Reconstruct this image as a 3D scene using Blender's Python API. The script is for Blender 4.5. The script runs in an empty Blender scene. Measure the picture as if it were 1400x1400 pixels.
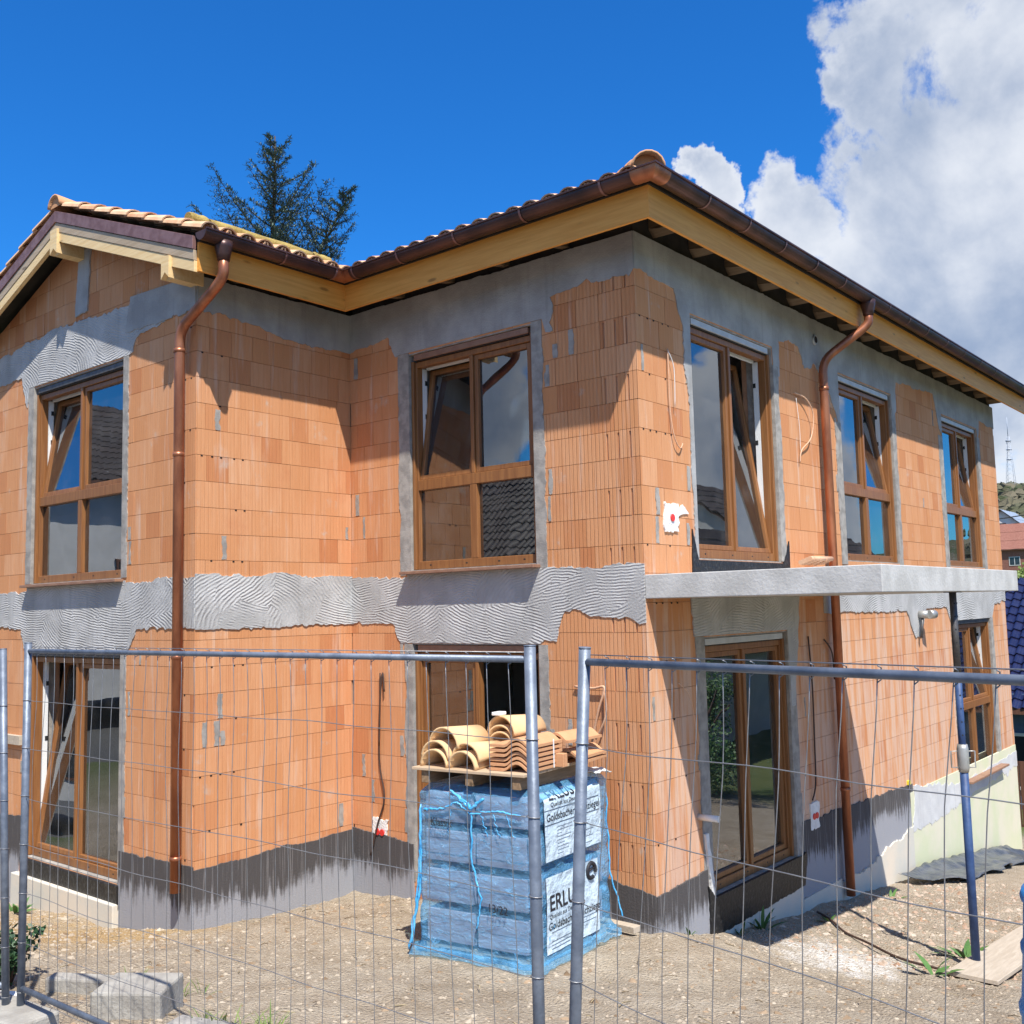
import bpy, bmesh, math, random
import numpy as np
from mathutils import Vector, Matrix, noise as mnoise
from mathutils.geometry import tessellate_polygon
random.seed(7)
S = bpy.context.scene
COL = S.collection
A, B, LD = 3.714, 1.92, 11.34          # recess depth, wing projection, length of the long wall
ZT = 2.71                              # top of the walls; z = 0 is a course joint just above the upper floor
# ------------------------------------------------------------------ materials
def nt(name):
    m = bpy.data.materials.new(name); m.use_nodes = True
    t = m.node_tree; t.nodes.clear()
    return m, t
def N(t, kind, **kw):
    n = t.nodes.new('ShaderNode' + kind)
    ins = kw.pop('ins', {})
    for k, v in kw.items(): setattr(n, k, v)
    for k, v in ins.items():
        if isinstance(v, bpy.types.NodeSocket): t.links.new(v, n.inputs[k])
        else: n.inputs[k].default_value = v
    return n
def c4(c): return (c[0], c[1], c[2], 1.0)
def M(t, op, a, b=None, c=None):
    n = t.nodes.new('ShaderNodeMath'); n.operation = op
    for i, v in enumerate((a, b, c)):
        if v is None: continue
        if isinstance(v, bpy.types.NodeSocket): t.links.new(v, n.inputs[i])
        else: n.inputs[i].default_value = v
    return n.outputs[0]
def mixc(t, f, a, b):
    n = t.nodes.new('ShaderNodeMix'); n.data_type = 'RGBA'
    for i, v in ((0, f), (6, a), (7, b)):
        if isinstance(v, bpy.types.NodeSocket): t.links.new(v, n.inputs[i])
        else: n.inputs[i].default_value = v if i == 0 else c4(v)
    return n.outputs[2]
def ramp(t, f, lo, hi):
    n = N(t, 'MapRange', interpolation_type='SMOOTHSTEP', ins={0: f, 1: lo, 2: hi, 3: 0.0, 4: 1.0})
    return n.outputs[0]
def coords(t, scale=(1, 1, 1), kind='Object'):
    tc = N(t, 'TexCoord'); mp = N(t, 'Mapping', ins={'Vector': tc.outputs[kind], 'Scale': scale})
    return mp.outputs[0]
def noise(t, vec, scale, detail=4, rough=.55, dist=0):
    return N(t, 'TexNoise', ins={'Vector': vec, 'Scale': scale, 'Detail': detail, 'Roughness': rough, 'Distortion': dist}).outputs[0]
def finish(t, color, rough=.8, metal=0.0, height=None, dist=.01, strength=1.0, spec=.4, **kw):
    p = N(t, 'BsdfPrincipled', ins={'Roughness': rough, 'Metallic': metal, 'Specular IOR Level': spec})
    if isinstance(color, bpy.types.NodeSocket): t.links.new(color, p.inputs['Base Color'])
    else: p.inputs['Base Color'].default_value = c4(color)
    for k, v in kw.items(): p.inputs[k].default_value = v
    if height is not None:
        b = N(t, 'Bump', ins={'Strength': strength, 'Distance': dist, 'Height': height}); t.links.new(b.outputs[0], p.inputs['Normal'])
    o = N(t, 'OutputMaterial'); t.links.new(p.outputs[0], o.inputs[0])
    return p
def mk(name, c1, c2, scale=5, rough=.8, metal=0.0, bs=60, bd=.002, sc=(1, 1, 1), island=0.0, spec=.4, detail=5, lo=.35, hi=.65):
    m, t = nt(name); v = coords(t, sc)
    f = ramp(t, noise(t, v, scale, detail), lo, hi)
    if island:
        g = N(t, 'NewGeometry'); r = g.outputs['Random Per Island']
        f = M(t, 'ADD', M(t, 'MULTIPLY', f, 1 - island), M(t, 'MULTIPLY', r, island))
    finish(t, mixc(t, f, c1, c2), rough, metal, noise(t, v, bs, 4), bd, 1.0, spec)
    return m
def brick_mat(name, rib):
    m, t = nt(name)
    tc = N(t, 'TexCoord'); sx = N(t, 'SeparateXYZ', ins={0: tc.outputs['Object']})
    u = M(t, 'ADD', sx.outputs[0], sx.outputs[1])
    uv = N(t, 'CombineXYZ', ins={0: u, 1: sx.outputs[2]}).outputs[0]
    g = N(t, 'NewGeometry'); r = g.outputs['Random Per Island']
    cr = N(t, 'ValToRGB'); t.links.new(r, cr.inputs[0])
    el = cr.color_ramp.elements
    el[0].position = 0; el[0].color = (0.581, 0.263, 0.121, 1); el[1].position = 1; el[1].color = (0.664, 0.364, 0.205, 1)
    for p, c in ((.07, (0.491, 0.191, 0.081)), (.18, (0.589, 0.276, 0.127)), (.4, (0.634, 0.313, 0.157)), (.6, (0.575, 0.256, 0.110)), (.75, (0.642, 0.332, 0.175)), (.9, (0.612, 0.289, 0.135))):
        e = el.new(p); e.color = c4(c)
    st = N(t, 'Mapping', ins={'Vector': uv, 'Scale': (14, 1.1, 1)}).outputs[0]
    streak = ramp(t, noise(t, st, 1.6, 5, .6), .38, .66)
    col = mixc(t, M(t, 'MULTIPLY', streak, .5), cr.outputs[0], (.56, .245, .105))
    st2 = N(t, 'Mapping', ins={'Vector': uv, 'Scale': (9, .6, 1)}).outputs[0]
    eff = M(t, 'MULTIPLY', ramp(t, sx.outputs[0], -.06, -.045), ramp(t, M(t, 'ADD', sx.outputs[2], M(t, 'MULTIPLY', noise(t, uv, .8, 4), 2.0)), 1.2, -.6))
    pale = ramp(t, M(t, 'ADD', noise(t, st2, 1.1, 4, .6), M(t, 'MULTIPLY', eff, .17)), .55, .75)
    col = mixc(t, M(t, 'MULTIPLY', pale, .62), col, (.64, .48, .38))
    blotch = ramp(t, noise(t, uv, 1.3, 5, .6), .60, .75)
    col = mixc(t, M(t, 'MULTIPLY', blotch, .25), col, (.74, .55, .42))
    sm = M(t, 'MULTIPLY', ramp(t, noise(t, uv, 2.6, 7, .68), .60, .70), ramp(t, noise(t, st2, 2.0, 4), .40, .6))
    col = mixc(t, M(t, 'MULTIPLY', sm, .55), col, (.50, .43, .37))
    dk = ramp(t, noise(t, uv, .9, 5, .65), .54, .72)
    col = mixc(t, M(t, 'MULTIPLY', dk, .45), col, (.50, .185, .085))
    spk = ramp(t, noise(t, uv, 55, 3, .6), .63, .72)
    col = mixc(t, M(t, 'MULTIPLY', spk, .25), col, (.40, .17, .09))
    w = M(t, 'SINE', M(t, 'MULTIPLY', u, 2 * math.pi / .0415))
    w = M(t, 'MULTIPLY', ramp(t, w, -.95, -.5), rib)
    fine = noise(t, N(t, 'Mapping', ins={'Vector': uv, 'Scale': (90, 3, 1)}).outputs[0], 1.5, 3)
    h = M(t, 'ADD', w, M(t, 'MULTIPLY', fine, .35))
    h = M(t, 'ADD', h, M(t, 'MULTIPLY', noise(t, uv, 160, 2), .25))
    finish(t, col, .9, 0, h, .006, .9, .2)
    return m
def plaster_mat(name, c1, c2, comb=1.0, drip=None):
    m, t = nt(name)
    tc = N(t, 'TexCoord'); sx = N(t, 'SeparateXYZ', ins={0: tc.outputs['Object']})
    u = M(t, 'ADD', sx.outputs[0], sx.outputs[1])
    uv = N(t, 'CombineXYZ', ins={0: u, 1: sx.outputs[2]}).outputs[0]
    f = ramp(t, noise(t, uv, 2.2, 6, .6), .35, .68)
    col = mixc(t, f, c1, c2)
    st = N(t, 'Mapping', ins={'Vector': uv, 'Scale': (11, .8, 1)}).outputs[0]
    sk = ramp(t, noise(t, st, 1.3, 4), .5, .75)
    col = mixc(t, M(t, 'MULTIPLY', sk, .35), col, [x * .72 for x in c1])
    h = M(t, 'MULTIPLY', noise(t, uv, 60, 5, .65), .7)
    h = M(t, 'ADD', h, M(t, 'MULTIPLY', noise(t, uv, 9, 3), .8))
    if comb:
        wob = N(t, 'TexNoise', ins={'Vector': uv, 'Scale': 3.0, 'Detail': 2.0}).outputs[1]
        wv = N(t, 'VectorMath', operation='MULTIPLY_ADD', ins={0: wob, 1: (.16, .16, 0), 2: uv}).outputs[0]
        vo = N(t, 'TexVoronoi', voronoi_dimensions='2D', feature='F1', ins={'Vector': wv, 'Scale': 2.2})
        off = N(t, 'VectorMath', operation='MULTIPLY_ADD', ins={0: vo.outputs['Color'], 1: (2, 2, 0), 2: (-1, -1, 0)}).outputs[0]
        off = N(t, 'VectorMath', operation='SCALE', ins={0: N(t, 'VectorMath', operation='NORMALIZE', ins={0: off}).outputs[0], 'Scale': .75}).outputs[0]
        cen = N(t, 'VectorMath', operation='ADD', ins={0: vo.outputs['Position'], 1: off}).outputs[0]
        dv = N(t, 'VectorMath', operation='SUBTRACT', ins={0: uv, 1: cen}).outputs[0]
        dv = N(t, 'VectorMath', operation='MULTIPLY', ins={0: dv, 1: (.62, 1.15, 0)}).outputs[0]
        dd = N(t, 'VectorMath', operation='LENGTH', ins={0: dv}).outputs[1]
        dd = M(t, 'ADD', dd, M(t, 'MULTIPLY', noise(t, uv, 11, 3), .03))
        w = M(t, 'SINE', M(t, 'MULTIPLY', dd, 2 * math.pi / .030))
        msk = ramp(t, noise(t, uv, 2.3, 4, .6), .37, .43)
        w = M(t, 'MULTIPLY', M(t, 'MULTIPLY', w, M(t, 'MULTIPLY', msk, ramp(t, noise(t, uv, 4.5, 4, .65), .30, .62))), comb * .40)
        h = M(t, 'ADD', h, w)
    finish(t, col, .92, 0, h, .006, 1.0, .2)
    return m
def plinth_mat():
    m, t = nt('plinth_slurry')
    tc = N(t, 'TexCoord'); sx = N(t, 'SeparateXYZ', ins={0: tc.outputs['Object']})
    u = M(t, 'ADD', sx.outputs[0], sx.outputs[1]); z = sx.outputs[2]
    uv = N(t, 'CombineXYZ', ins={0: u, 1: z}).outputs[0]
    st = N(t, 'Mapping', ins={'Vector': uv, 'Scale': (26, .5, 1)}).outputs[0]
    k = M(t, 'ADD', z, M(t, 'MULTIPLY', noise(t, st, 1.0, 4, .65), .55))
    k = M(t, 'ADD', k, M(t, 'MULTIPLY', noise(t, uv, 1.8, 6, .7), .50))
    f = ramp(t, k, -2.72, -2.56)           # lower strip is a paler, wetter coat of slurry
    col = mixc(t, f, (.30, .305, .33), (.075, .069, .069))
    col = mixc(t, M(t, 'MULTIPLY', ramp(t, noise(t, st, 2.3, 4), .56, .7), .5), col, (.33, .32, .32))
    finish(t, col, .8, 0, M(t, 'ADD', noise(t, uv, 60, 4), noise(t, st, 2, 3)), .004, .8, .3)
    return m
def wood_mat(name, c1, c2, along='x', rough=.55, spec=.35, knots=True):
    m, t = nt(name)
    sc = {'x': (1.2, 22, 22), 'y': (22, 1.2, 22), 'z': (22, 22, 1.2)}[along]
    v = coords(t, sc); f = ramp(t, noise(t, v, 1.5, 5, .6, .4), .3, .7)
    col = mixc(t, f, c1, c2)
    if knots:
        v2 = coords(t, {'x': (2.0, 7, 7), 'y': (7, 2.0, 7), 'z': (7, 7, 2.)}[along])
        vo = N(t, 'TexVoronoi', ins={'Vector': v2, 'Scale': 1.0}).outputs['Distance']
        kf = M(t, 'SUBTRACT', 1.0, ramp(t, vo, .07, .16))
        col = mixc(t, M(t, 'MULTIPLY', kf, .75), col, [c * .35 for c in c1])
    finish(t, col, rough, 0, f, .001, .5, spec)
    return m
MAT = {}
MAT['brick'] = brick_mat('clay_brick', .25)
MAT['ribbed'] = brick_mat('ribbed_clay_brick', 1.0)
MAT['core'] = mk('brick_core', (.52, .28, .16), (.42, .22, .13), 6)
MAT['hole'] = mk('hole_shade', (.035, .02, .015), (.02, .012, .01), 6)  # shade inside holes and slots painted as a near-black colour
MAT['mortar'] = mk('mortar', (.37, .345, .31), (.25, .235, .215), 9, .95, bs=90, bd=.004)
MAT['plaster'] = plaster_mat('grey_adhesive', (.37, .365, .355), (.49, .485, .475), 1.0)
MAT['smooth'] = plaster_mat('grey_skim', (.31, .305, .295), (.42, .415, .405), .05)
MAT['plinth'] = plinth_mat()
MAT['palegrey'] = plaster_mat('pale_skim', (.52, .52, .52), (.62, .62, .61), 0)
MAT['xps'] = mk('insulation_board_green', (.58, .60, .40), (.66, .62, .48), 1.6, .85, bs=40)
MAT['xpsw'] = mk('insulation_board_cream', (.66, .58, .47), (.56, .54, .47), 2.2, .85, bs=40)
MAT['bitumen'] = mk('bitumen', (.012, .012, .013), (.05, .05, .05), 30, .45, bs=25, bd=.008, lo=.5, hi=.75)
MAT['concrete'] = mk('cast_concrete', (.44, .43, .405), (.56, .55, .525), 3, .9, bs=35, bd=.004, detail=8)
MAT['floor'] = mk('screed', (.3, .3, .29), (.36, .35, .34), 3)
MAT['inner'] = mk('inner_plaster', (.34, .31, .28), (.4, .37, .34), 3)
MAT['frame'] = wood_mat('varnished_wood', (.20, .080, .027), (.29, .127, .042), 'z', .42, .45, False)
MAT['white'] = mk('white_lacquer', (.78, .78, .76), (.72, .72, .70), 3, .4)
MAT['black'] = mk('black_rubber', (.015, .015, .015), (.025, .025, .025), 5, .5)
MAT['rail'] = mk('grey_aluminium', (.50, .49, .47), (.58, .57, .55), 6, .5, .3)
MAT['sill'] = mk('brown_sill', (.25, .13, .085), (.30, .17, .11), 9, .5)
MAT['fasciax'] = wood_mat('larch_board', (.66, .285, .05), (.78, .37, .08), 'x')
MAT['fasciay'] = wood_mat('larch_board_long', (.66, .285, .05), (.78, .37, .08), 'y')
MAT['barge'] = wood_mat('spruce_board', (.72, .50, .235), (.80, .60, .32), 'x')
MAT['weathered'] = wood_mat('weathered_board', (.38, .285, .18), (.46, .36, .25), 'x')
MAT['dark'] = mk('eave_shade', (.022, .020, .018), (.035, .03, .027), 6)  # near-black: the shade under the eaves is put into the colour
MAT['rafter'] = wood_mat('shaded_rafter_wood', (.15, .10, .06), (.21, .15, .09), 'x')  # pale timber darkened, with the soffit shade in its colour
MAT['copper'] = mk('new_copper', (.47, .185, .095), (.31, .115, .062), 2.6, .38, .6, bs=8, bd=.001, sc=(3, 3, 1))
MAT['gutter'] = mk('brown_copper', (.055, .032, .032), (.125, .062, .052), 1.7, .38, .5, bs=8, bd=.001)
MAT['flash'] = mk('dull_copper', (.21, .105, .095), (.30, .17, .16), 9, .5, .45, bs=8)
MAT['tile'] = mk('clay_tile', (.56, .27, .13), (.74, .52, .33), 9, .85, island=.6, bs=80)
MAT['tilepale'] = mk('pale_clay_tile', (.66, .43, .22), (.72, .48, .25), 6, .8, island=.4, bs=80)
MAT['tilered'] = mk('red_clay_tile', (.52, .25, .12), (.6, .33, .17), 6, .8, island=.6, bs=80)
MAT['galv'] = mk('galvanised_tube', (.13, .155, .20), (.20, .23, .28), 14, .5, .35, bs=30)
MAT['wire'] = mk('fence_wire', (.25, .25, .26), (.33, .33, .33), 20, .45, .6)
MAT['blueprop'] = mk('blue_paint', (.024, .055, .15), (.04, .08, .19), 12, .55, bs=30)
MAT['propgrey'] = mk('dark_steel', (.09, .09, .095), (.15, .14, .135), 12, .5, .6)
MAT['zinc'] = mk('zinc_steel', (.42, .42, .40), (.5, .49, .46), 12, .45, .6)
MAT['plank'] = wood_mat('grey_plank', (.40, .335, .26), (.49, .42, .335), 'y', .8, .2)
MAT['plankx'] = wood_mat('pallet_plank', (.42, .30, .19), (.54, .40, .27), 'x', .8, .2)
MAT['cable'] = mk('dark_cable', (.05, .028, .022), (.07, .04, .03), 5, .6)
MAT['orange'] = mk('orange_conduit', (.62, .36, .22), (.66, .42, .27), 5, .6)
MAT['red'] = mk('red_plastic', (.65, .035, .03), (.7, .05, .04), 5, .4)
MAT['gypsum'] = mk('gypsum', (.80, .79, .76), (.7, .69, .66), 15, .9, bs=50, bd=.01)
MAT['yellow'] = mk('yellow_plastic', (.75, .62, .05), (.75, .62, .05), 5, .5)
# ------------------------------------------------------------------ mesh helper
class MB:
    def __init__(s): s.v = []; s.f = []; s.m = []; s.sm = []
    def face(s, pts, m=0, smooth=False):
        i = len(s.v); s.v.extend([tuple(p) for p in pts]); s.f.append(tuple(range(i, i + len(pts)))); s.m.append(m); s.sm.append(smooth)
    def add(s, vs, fs, m=0, smooth=False):
        i = len(s.v); s.v.extend([tuple(p) for p in vs])
        for f in fs: s.f.append(tuple(k + i for k in f)); s.m.append(m); s.sm.append(smooth)
    def hexa(s, p, m=0):  # p: 8 corners, 0-3 one end loop, 4-7 other
        s.add(p, [(0, 3, 2, 1), (4, 5, 6, 7), (0, 1, 5, 4), (1, 2, 6, 5), (2, 3, 7, 6), (3, 0, 4, 7)], m)
    def box(s, x0, x1, y0, y1, z0, z1, m=0):
        s.hexa([(x0, y0, z0), (x1, y0, z0), (x1, y1, z0), (x0, y1, z0), (x0, y0, z1), (x1, y0, z1), (x1, y1, z1), (x0, y1, z1)], m)
    def obox(s, c, ax, ay, az, hx, hy, hz, m=0):
        c = Vector(c); ax = Vector(ax) * hx; ay = Vector(ay) * hy; az = Vector(az) * hz
        s.hexa([c - ax - ay - az, c + ax - ay - az, c + ax + ay - az, c - ax + ay - az, c - ax - ay + az, c + ax - ay + az, c + ax + ay + az, c - ax + ay + az], m)
    def wbox(s, w, u0, u1, n0, n1, z0, z1, m=0):
        q = WF[w]
        s.hexa([q(u0, n0, z0), q(u1, n0, z0), q(u1, n1, z0), q(u0, n1, z0), q(u0, n0, z1), q(u1, n0, z1), q(u1, n1, z1), q(u0, n1, z1)], m)
    def tube(s, path, r, n=10, m=0, cap=True, smooth=True):
        P = [Vector(p) for p in path]; rs = r if isinstance(r, (list, tuple)) else [r] * len(P)
        i0 = len(s.v); ref = None
        for i, p in enumerate(P):
            d = (P[min(i + 1, len(P) - 1)] - P[max(i - 1, 0)]).normalized()
            if ref is None: ref = d.orthogonal().normalized()
            ref = (ref - d * ref.dot(d)).normalized(); b = d.cross(ref)
            for k in range(n):
                a = 2 * math.pi * k / n; s.v.append(tuple(p + (ref * math.cos(a) + b * math.sin(a)) * rs[i]))
        for i in range(len(P) - 1):
            for k in range(n):
                a = i0 + i * n + k; b2 = i0 + i * n + (k + 1) % n
                s.f.append((a, b2, b2 + n, a + n)); s.m.append(m); s.sm.append(smooth)
        if cap:
            s.f.append(tuple(range(i0 + n - 1, i0 - 1, -1))); s.m.append(m); s.sm.append(False)
            e = i0 + (len(P) - 1) * n; s.f.append(tuple(range(e, e + n))); s.m.append(m); s.sm.append(False)
    def prism(s, poly, fn, n0, n1, m=0, cap_back=True):
        k = len(poly); i = len(s.v)
        s.v.extend([tuple(fn(a, n1, b)) for a, b in poly]); s.v.extend([tuple(fn(a, n0, b)) for a, b in poly])
        tris = tessellate_polygon([[Vector((a, b, 0)) for a, b in poly]])
        for tr in tris:
            s.f.append(tuple(i + q for q in tr)); s.m.append(m); s.sm.append(False)
            if cap_back: s.f.append(tuple(i + k + q for q in reversed(tr))); s.m.append(m); s.sm.append(False)
        for q in range(k):
            s.f.append((i + q, i + (q + 1) % k, i + k + (q + 1) % k, i + k + q)); s.m.append(m); s.sm.append(False)
    def build(s, name, mats, parent=None, recalc=True, bevel=0, kind=None):
        me = bpy.data.meshes.new(name); me.from_pydata(s.v, [], s.f)
        if not isinstance(mats, (list, tuple)): mats = [mats]
        for mm in mats: me.materials.append(MAT[mm] if isinstance(mm, str) else mm)
        me.polygons.foreach_set('material_index', s.m); me.polygons.foreach_set('use_smooth', s.sm)
        if recalc:
            bm = bmesh.new(); bm.from_mesh(me); bmesh.ops.recalc_face_normals(bm, faces=bm.faces); bm.to_mesh(me); bm.free()
        me.update()
        o = bpy.data.objects.new(name, me); COL.objects.link(o)
        if parent is not None:
            o.parent = parent; o.matrix_parent_inverse = WM(parent).inverted()
        if bevel:
            b = o.modifiers.new('edge', 'BEVEL'); b.width = bevel; b.segments = 2; b.limit_method = 'ANGLE'
        if kind: o['kind'] = kind
        return o
def WM(o):
    return (WM(o.parent) @ o.matrix_parent_inverse @ o.matrix_basis) if o.parent else o.matrix_basis.copy()
def thing(name, label, cat, loc=(0, 0, 0), group=None, rotz=0):
    o = bpy.data.objects.new(name, None); COL.objects.link(o); o.location = loc; o.rotation_euler = (0, 0, rotz); o.empty_display_size = .3
    o['label'] = label; o['category'] = cat
    if group: o['group'] = group
    return o
def tag(o, label, cat, group=None):
    o['label'] = label; o['category'] = cat
    if group: o['group'] = group
    return o
def setup(o, org):   # move the mesh data so that the object's origin sits at org (top-level single-mesh things)
    org = Vector(org); o.data.transform(Matrix.Translation(-org)); o.location = org
    return o
WF = {1: lambda u, n, z: (u, -B - n, z), 2: lambda u, n, z: (-A + n, u, z), 3: lambda u, n, z: (u, -n, z), 4: lambda u, n, z: (n, u, z)}
# ------------------------------------------------------------------ ground
CTRL = [(-3.75, -1.95, -3.36), (-5.03, -1.95, -3.56), (-5.9, -1.95, -3.58), (-7.4, -1.95, -3.7), (-8.6, -2, -3.75), (-3.7, .02, -3.43), (-2.8, -.02, -3.36), (-1.2, 0, -3.24),
 (0, -.02, -3.19), (0, .93, -3.44), (0, 1.83, -3.58), (0, 3, -3.69), (0, 4.1, -3.82), (0, 5.2, -3.93), (0, 7, -4.12), (0, 11.4, -4.72), (-1.06, -1.8, -3.1), (0, -1.54, -3.1), (-.1, -.42, -3.14),
 (1.85, 2.14, -3.7), (1.77, 3.4, -3.76), (1.5, 5.3, -3.93), (1.2, 6.7, -4.05), (1.0, .4, -3.4), (-4.5, -4.7, -2.85), (-1.2, -4.6, -2.76), (.6, -4.55, -2.72), (2.4, -4.5, -2.7), (5, -5.2, -2.65), (3, -1, -2.98),
 (-1, -3.8, -2.85), (-2.6, -3.9, -2.95), (1, -2.6, -2.88), (4.6, -8, -2.25), (-4, -8.4, -2.4), (12, -8, -2.3), (6, 3, -3.75), (8, 12, -4.7), (-12, -4, -3.5), (-12, 6, -4), (-4, 16, -5.3), (0, 22, -5.7), (10, 22, -5.6), (-14, -12, -2.6), (14, -14, -2.2), (-4, 4, -3.4)]
_P = np.array(CTRL); _n = len(_P)
def _U(r2): return np.where(r2 > 1e-12, r2 * np.log(np.maximum(r2, 1e-12)), 0)
_K = _U(((_P[:, None, :2] - _P[None, :, :2]) ** 2).sum(-1)) + np.eye(_n) * .02
_L = np.zeros((_n + 3, _n + 3)); _L[:_n, :_n] = _K; _L[:_n, _n] = 1; _L[:_n, _n + 1:] = _P[:, :2]; _L[_n:, :_n] = _L[:_n, _n:].T
_W = np.linalg.solve(_L, np.concatenate([_P[:, 2], [0, 0, 0]]))
def gz(X, Y):
    X = np.asarray(X, float); Y = np.asarray(Y, float); sh = X.shape; x = X.ravel(); y = Y.ravel(); out = np.empty(len(x))
    for i in range(0, len(x), 20000):
        a = x[i:i + 20000]; b = y[i:i + 20000]
        r2 = (a[:, None] - _P[None, :, 0]) ** 2 + (b[:, None] - _P[None, :, 1]) ** 2
        out[i:i + 20000] = _U(r2) @ _W[:_n] + _W[_n] + _W[_n + 1] * a + _W[_n + 2] * b
    d = np.hypot(x - 0, y - 3); k = np.clip((d - 14) / 14, 0, 1); k = k * k * (3 - 2 * k)
    return (out * (1 - k) + (-4.2 - .02 * np.clip(y, -40, 40)) * k).reshape(sh)
def g1(x, y): return float(gz(np.array([x]), np.array([y]))[0])
def build_ground():
    xs = np.concatenate([[-2500, -1200, -600, -300, -160, -90, -60, -40, -30, -24, -20, -17, -14, -12, -10.5], np.arange(-9.5, 6.01, .07), [6.5, 7, 8, 9, 10.5, 12, 14, 17, 20, 25, 32, 45, 70, 120, 250, 500, 1000, 2500]])
    ys = np.concatenate([[-2500, -1000, -500, -200, -100, -60, -40, -30, -24, -20, -17, -15, -13, -11.5, -10, -9, -8, -7, -6.2], np.arange(-5.6, 6.51, .07), [7, 7.5, 8, 8.7, 9.5, 10.5, 12, 14, 16, 18, 21, 25, 30, 40, 60, 100, 200, 400, 800, 2500]])
    X, Y = np.meshgrid(xs, ys); Z = gz(X, Y)
    dense = (X > -9.6) & (X < 6.05) & (Y > -5.7) & (Y < 6.6)
    rough = np.zeros_like(Z)
    for i in range(Z.shape[0]):
        for j in range(Z.shape[1]):
            if dense[i, j]:
                v = Vector((X[i, j], Y[i, j], 0))
                rough[i, j] = .03 * mnoise.noise(v * .8) + .035 * mnoise.noise(v * 1.7) + .02 * mnoise.noise(v * 5) + .013 * mnoise.noise(v * 13)
    Z = Z + rough
    ny, nx = Z.shape
    me = bpy.data.meshes.new('ground')
    idx = np.arange(nx * ny).reshape(ny, nx)
    q = np.stack([idx[:-1, :-1], idx[:-1, 1:], idx[1:, 1:], idx[1:, :-1]], -1).reshape(-1, 4)
    me.from_pydata(np.stack([X, Y, Z], -1).reshape(-1, 3).tolist(), [], q.tolist())
    me.polygons.foreach_set('use_smooth', [True] * len(me.polygons))
    m, t = nt('gravelly_soil'); v = coords(t)
    n1 = noise(t, v, .7, 6, .6); n2 = noise(t, v, 4, 6, .65); n3 = noise(t, v, 38, 5, .7)
    col = mixc(t, ramp(t, n2, .3, .7), (0.251, 0.201, 0.145), (0.32, 0.269, 0.202))
    col = mixc(t, M(t, 'MULTIPLY', ramp(t, n3, .5, .72), .38), col, (0.449, 0.394, 0.313))
    col = mixc(t, M(t, 'MULTIPLY', ramp(t, n3, .46, .28), .55), col, (0.149, 0.115, 0.077))
    vo = N(t, 'TexVoronoi', ins={'Vector': v, 'Scale': 46.0})
    g = N(t, 'SeparateColor', ins={0: vo.outputs['Color']})
    col = mixc(t, M(t, 'MULTIPLY', ramp(t, g.outputs[0], .55, .95), .22), col, (0.422, 0.374, 0.306))
    damp = M(t, 'MULTIPLY', ramp(t, noise(t, v, 1.15, 6, .65), .50, .68), .42)
    col = mixc(t, damp, col, (.17, .125, .08))
    col = mixc(t, M(t, 'MULTIPLY', ramp(t, noise(t, v, 2.6, 6, .7), .56, .70), .45), col, (.44, .39, .32))
    sx = N(t, 'SeparateXYZ', ins={0: v})
    def spot(cx, cy, r0, r1):
        dx = M(t, 'SUBTRACT', sx.outputs[0], cx); dy = M(t, 'SUBTRACT', sx.outputs[1], cy)
        d = M(t, 'SQRT', M(t, 'ADD', M(t, 'MULTIPLY', dx, dx), M(t, 'MULTIPLY', dy, dy)))
        d = M(t, 'ADD', d, M(t, 'MULTIPLY', M(t, 'SUBTRACT', n2, .5), 1.6))
        return M(t, 'SUBTRACT', 1.0, ramp(t, d, r0, r1))
    sand = M(t, 'MAXIMUM', spot(-4.4, -2.6, .5, 1.5), spot(-6.0, -3.0, .4, 1.4))
    col = mixc(t, M(t, 'MULTIPLY', sand, .75), col, (0.372, 0.242, 0.105))
    lime = M(t, 'MULTIPLY', spot(1.0, 1.35, .2, .75), ramp(t, n3, .3, .6))
    col = mixc(t, lime, col, (0.546, 0.518, 0.476))
    far = ramp(t, M(t, 'ADD', M(t, 'ABSOLUTE', M(t, 'SUBTRACT', sx.outputs[0], -1.5)), M(t, 'MULTIPLY', n1, 3)), 9, 15)
    far = M(t, 'MAXIMUM', far, ramp(t, sx.outputs[1], 12.5, 15))
    col = mixc(t, far, col, mixc(t, ramp(t, n1, .4, .6), (.065, .095, .03), (.11, .13, .05)))
    street = ramp(t, M(t, 'ADD', sx.outputs[1], M(t, 'MULTIPLY', n2, .4)), -6.4, -6.6)
    col = mixc(t, street, col, mixc(t, n3, (.085, .085, .085), (.14, .138, .13)))
    col = mixc(t, 1.0, col, N(t, 'HueSaturation', ins={'Color': col, 'Value': 1.28, 'Saturation': 1.0}).outputs[0])
    h = M(t, 'ADD', M(t, 'MULTIPLY', n3, 1.2), M(t, 'MULTIPLY', vo.outputs['Distance'], -1.0))
    finish(t, col, .95, 0, h, .022, .9, .15)
    me.materials.append(m)
    o = bpy.data.objects.new('ground', me); COL.objects.link(o); o['kind'] = 'structure'
build_ground()
def straws(name, cnt, box, mat, seed):
    rnd = random.Random(seed); mb = MB()
    for i in range(cnt):
        x = rnd.uniform(box[0], box[1]); y = rnd.uniform(box[2], box[3])
        if (x < .1 and y > -.1) or (x < -A and y > -B - .2): continue
        a = rnd.random() * 6.28; L = rnd.uniform(.03, .13); z = g1(x, y) + .02; z2 = g1(x + L * math.cos(a), y + L * math.sin(a)) + rnd.uniform(.012, .035)
        mb.tube([(x, y, z), (x + L * .5 * math.cos(a + .2), y + L * .5 * math.sin(a + .2), (z + z2) / 2 + .006), (x + L * math.cos(a), y + L * math.sin(a), z2)], rnd.uniform(.0015, .004), 4)
    return mb.build(name, mat, recalc=False, kind='stuff')
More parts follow.
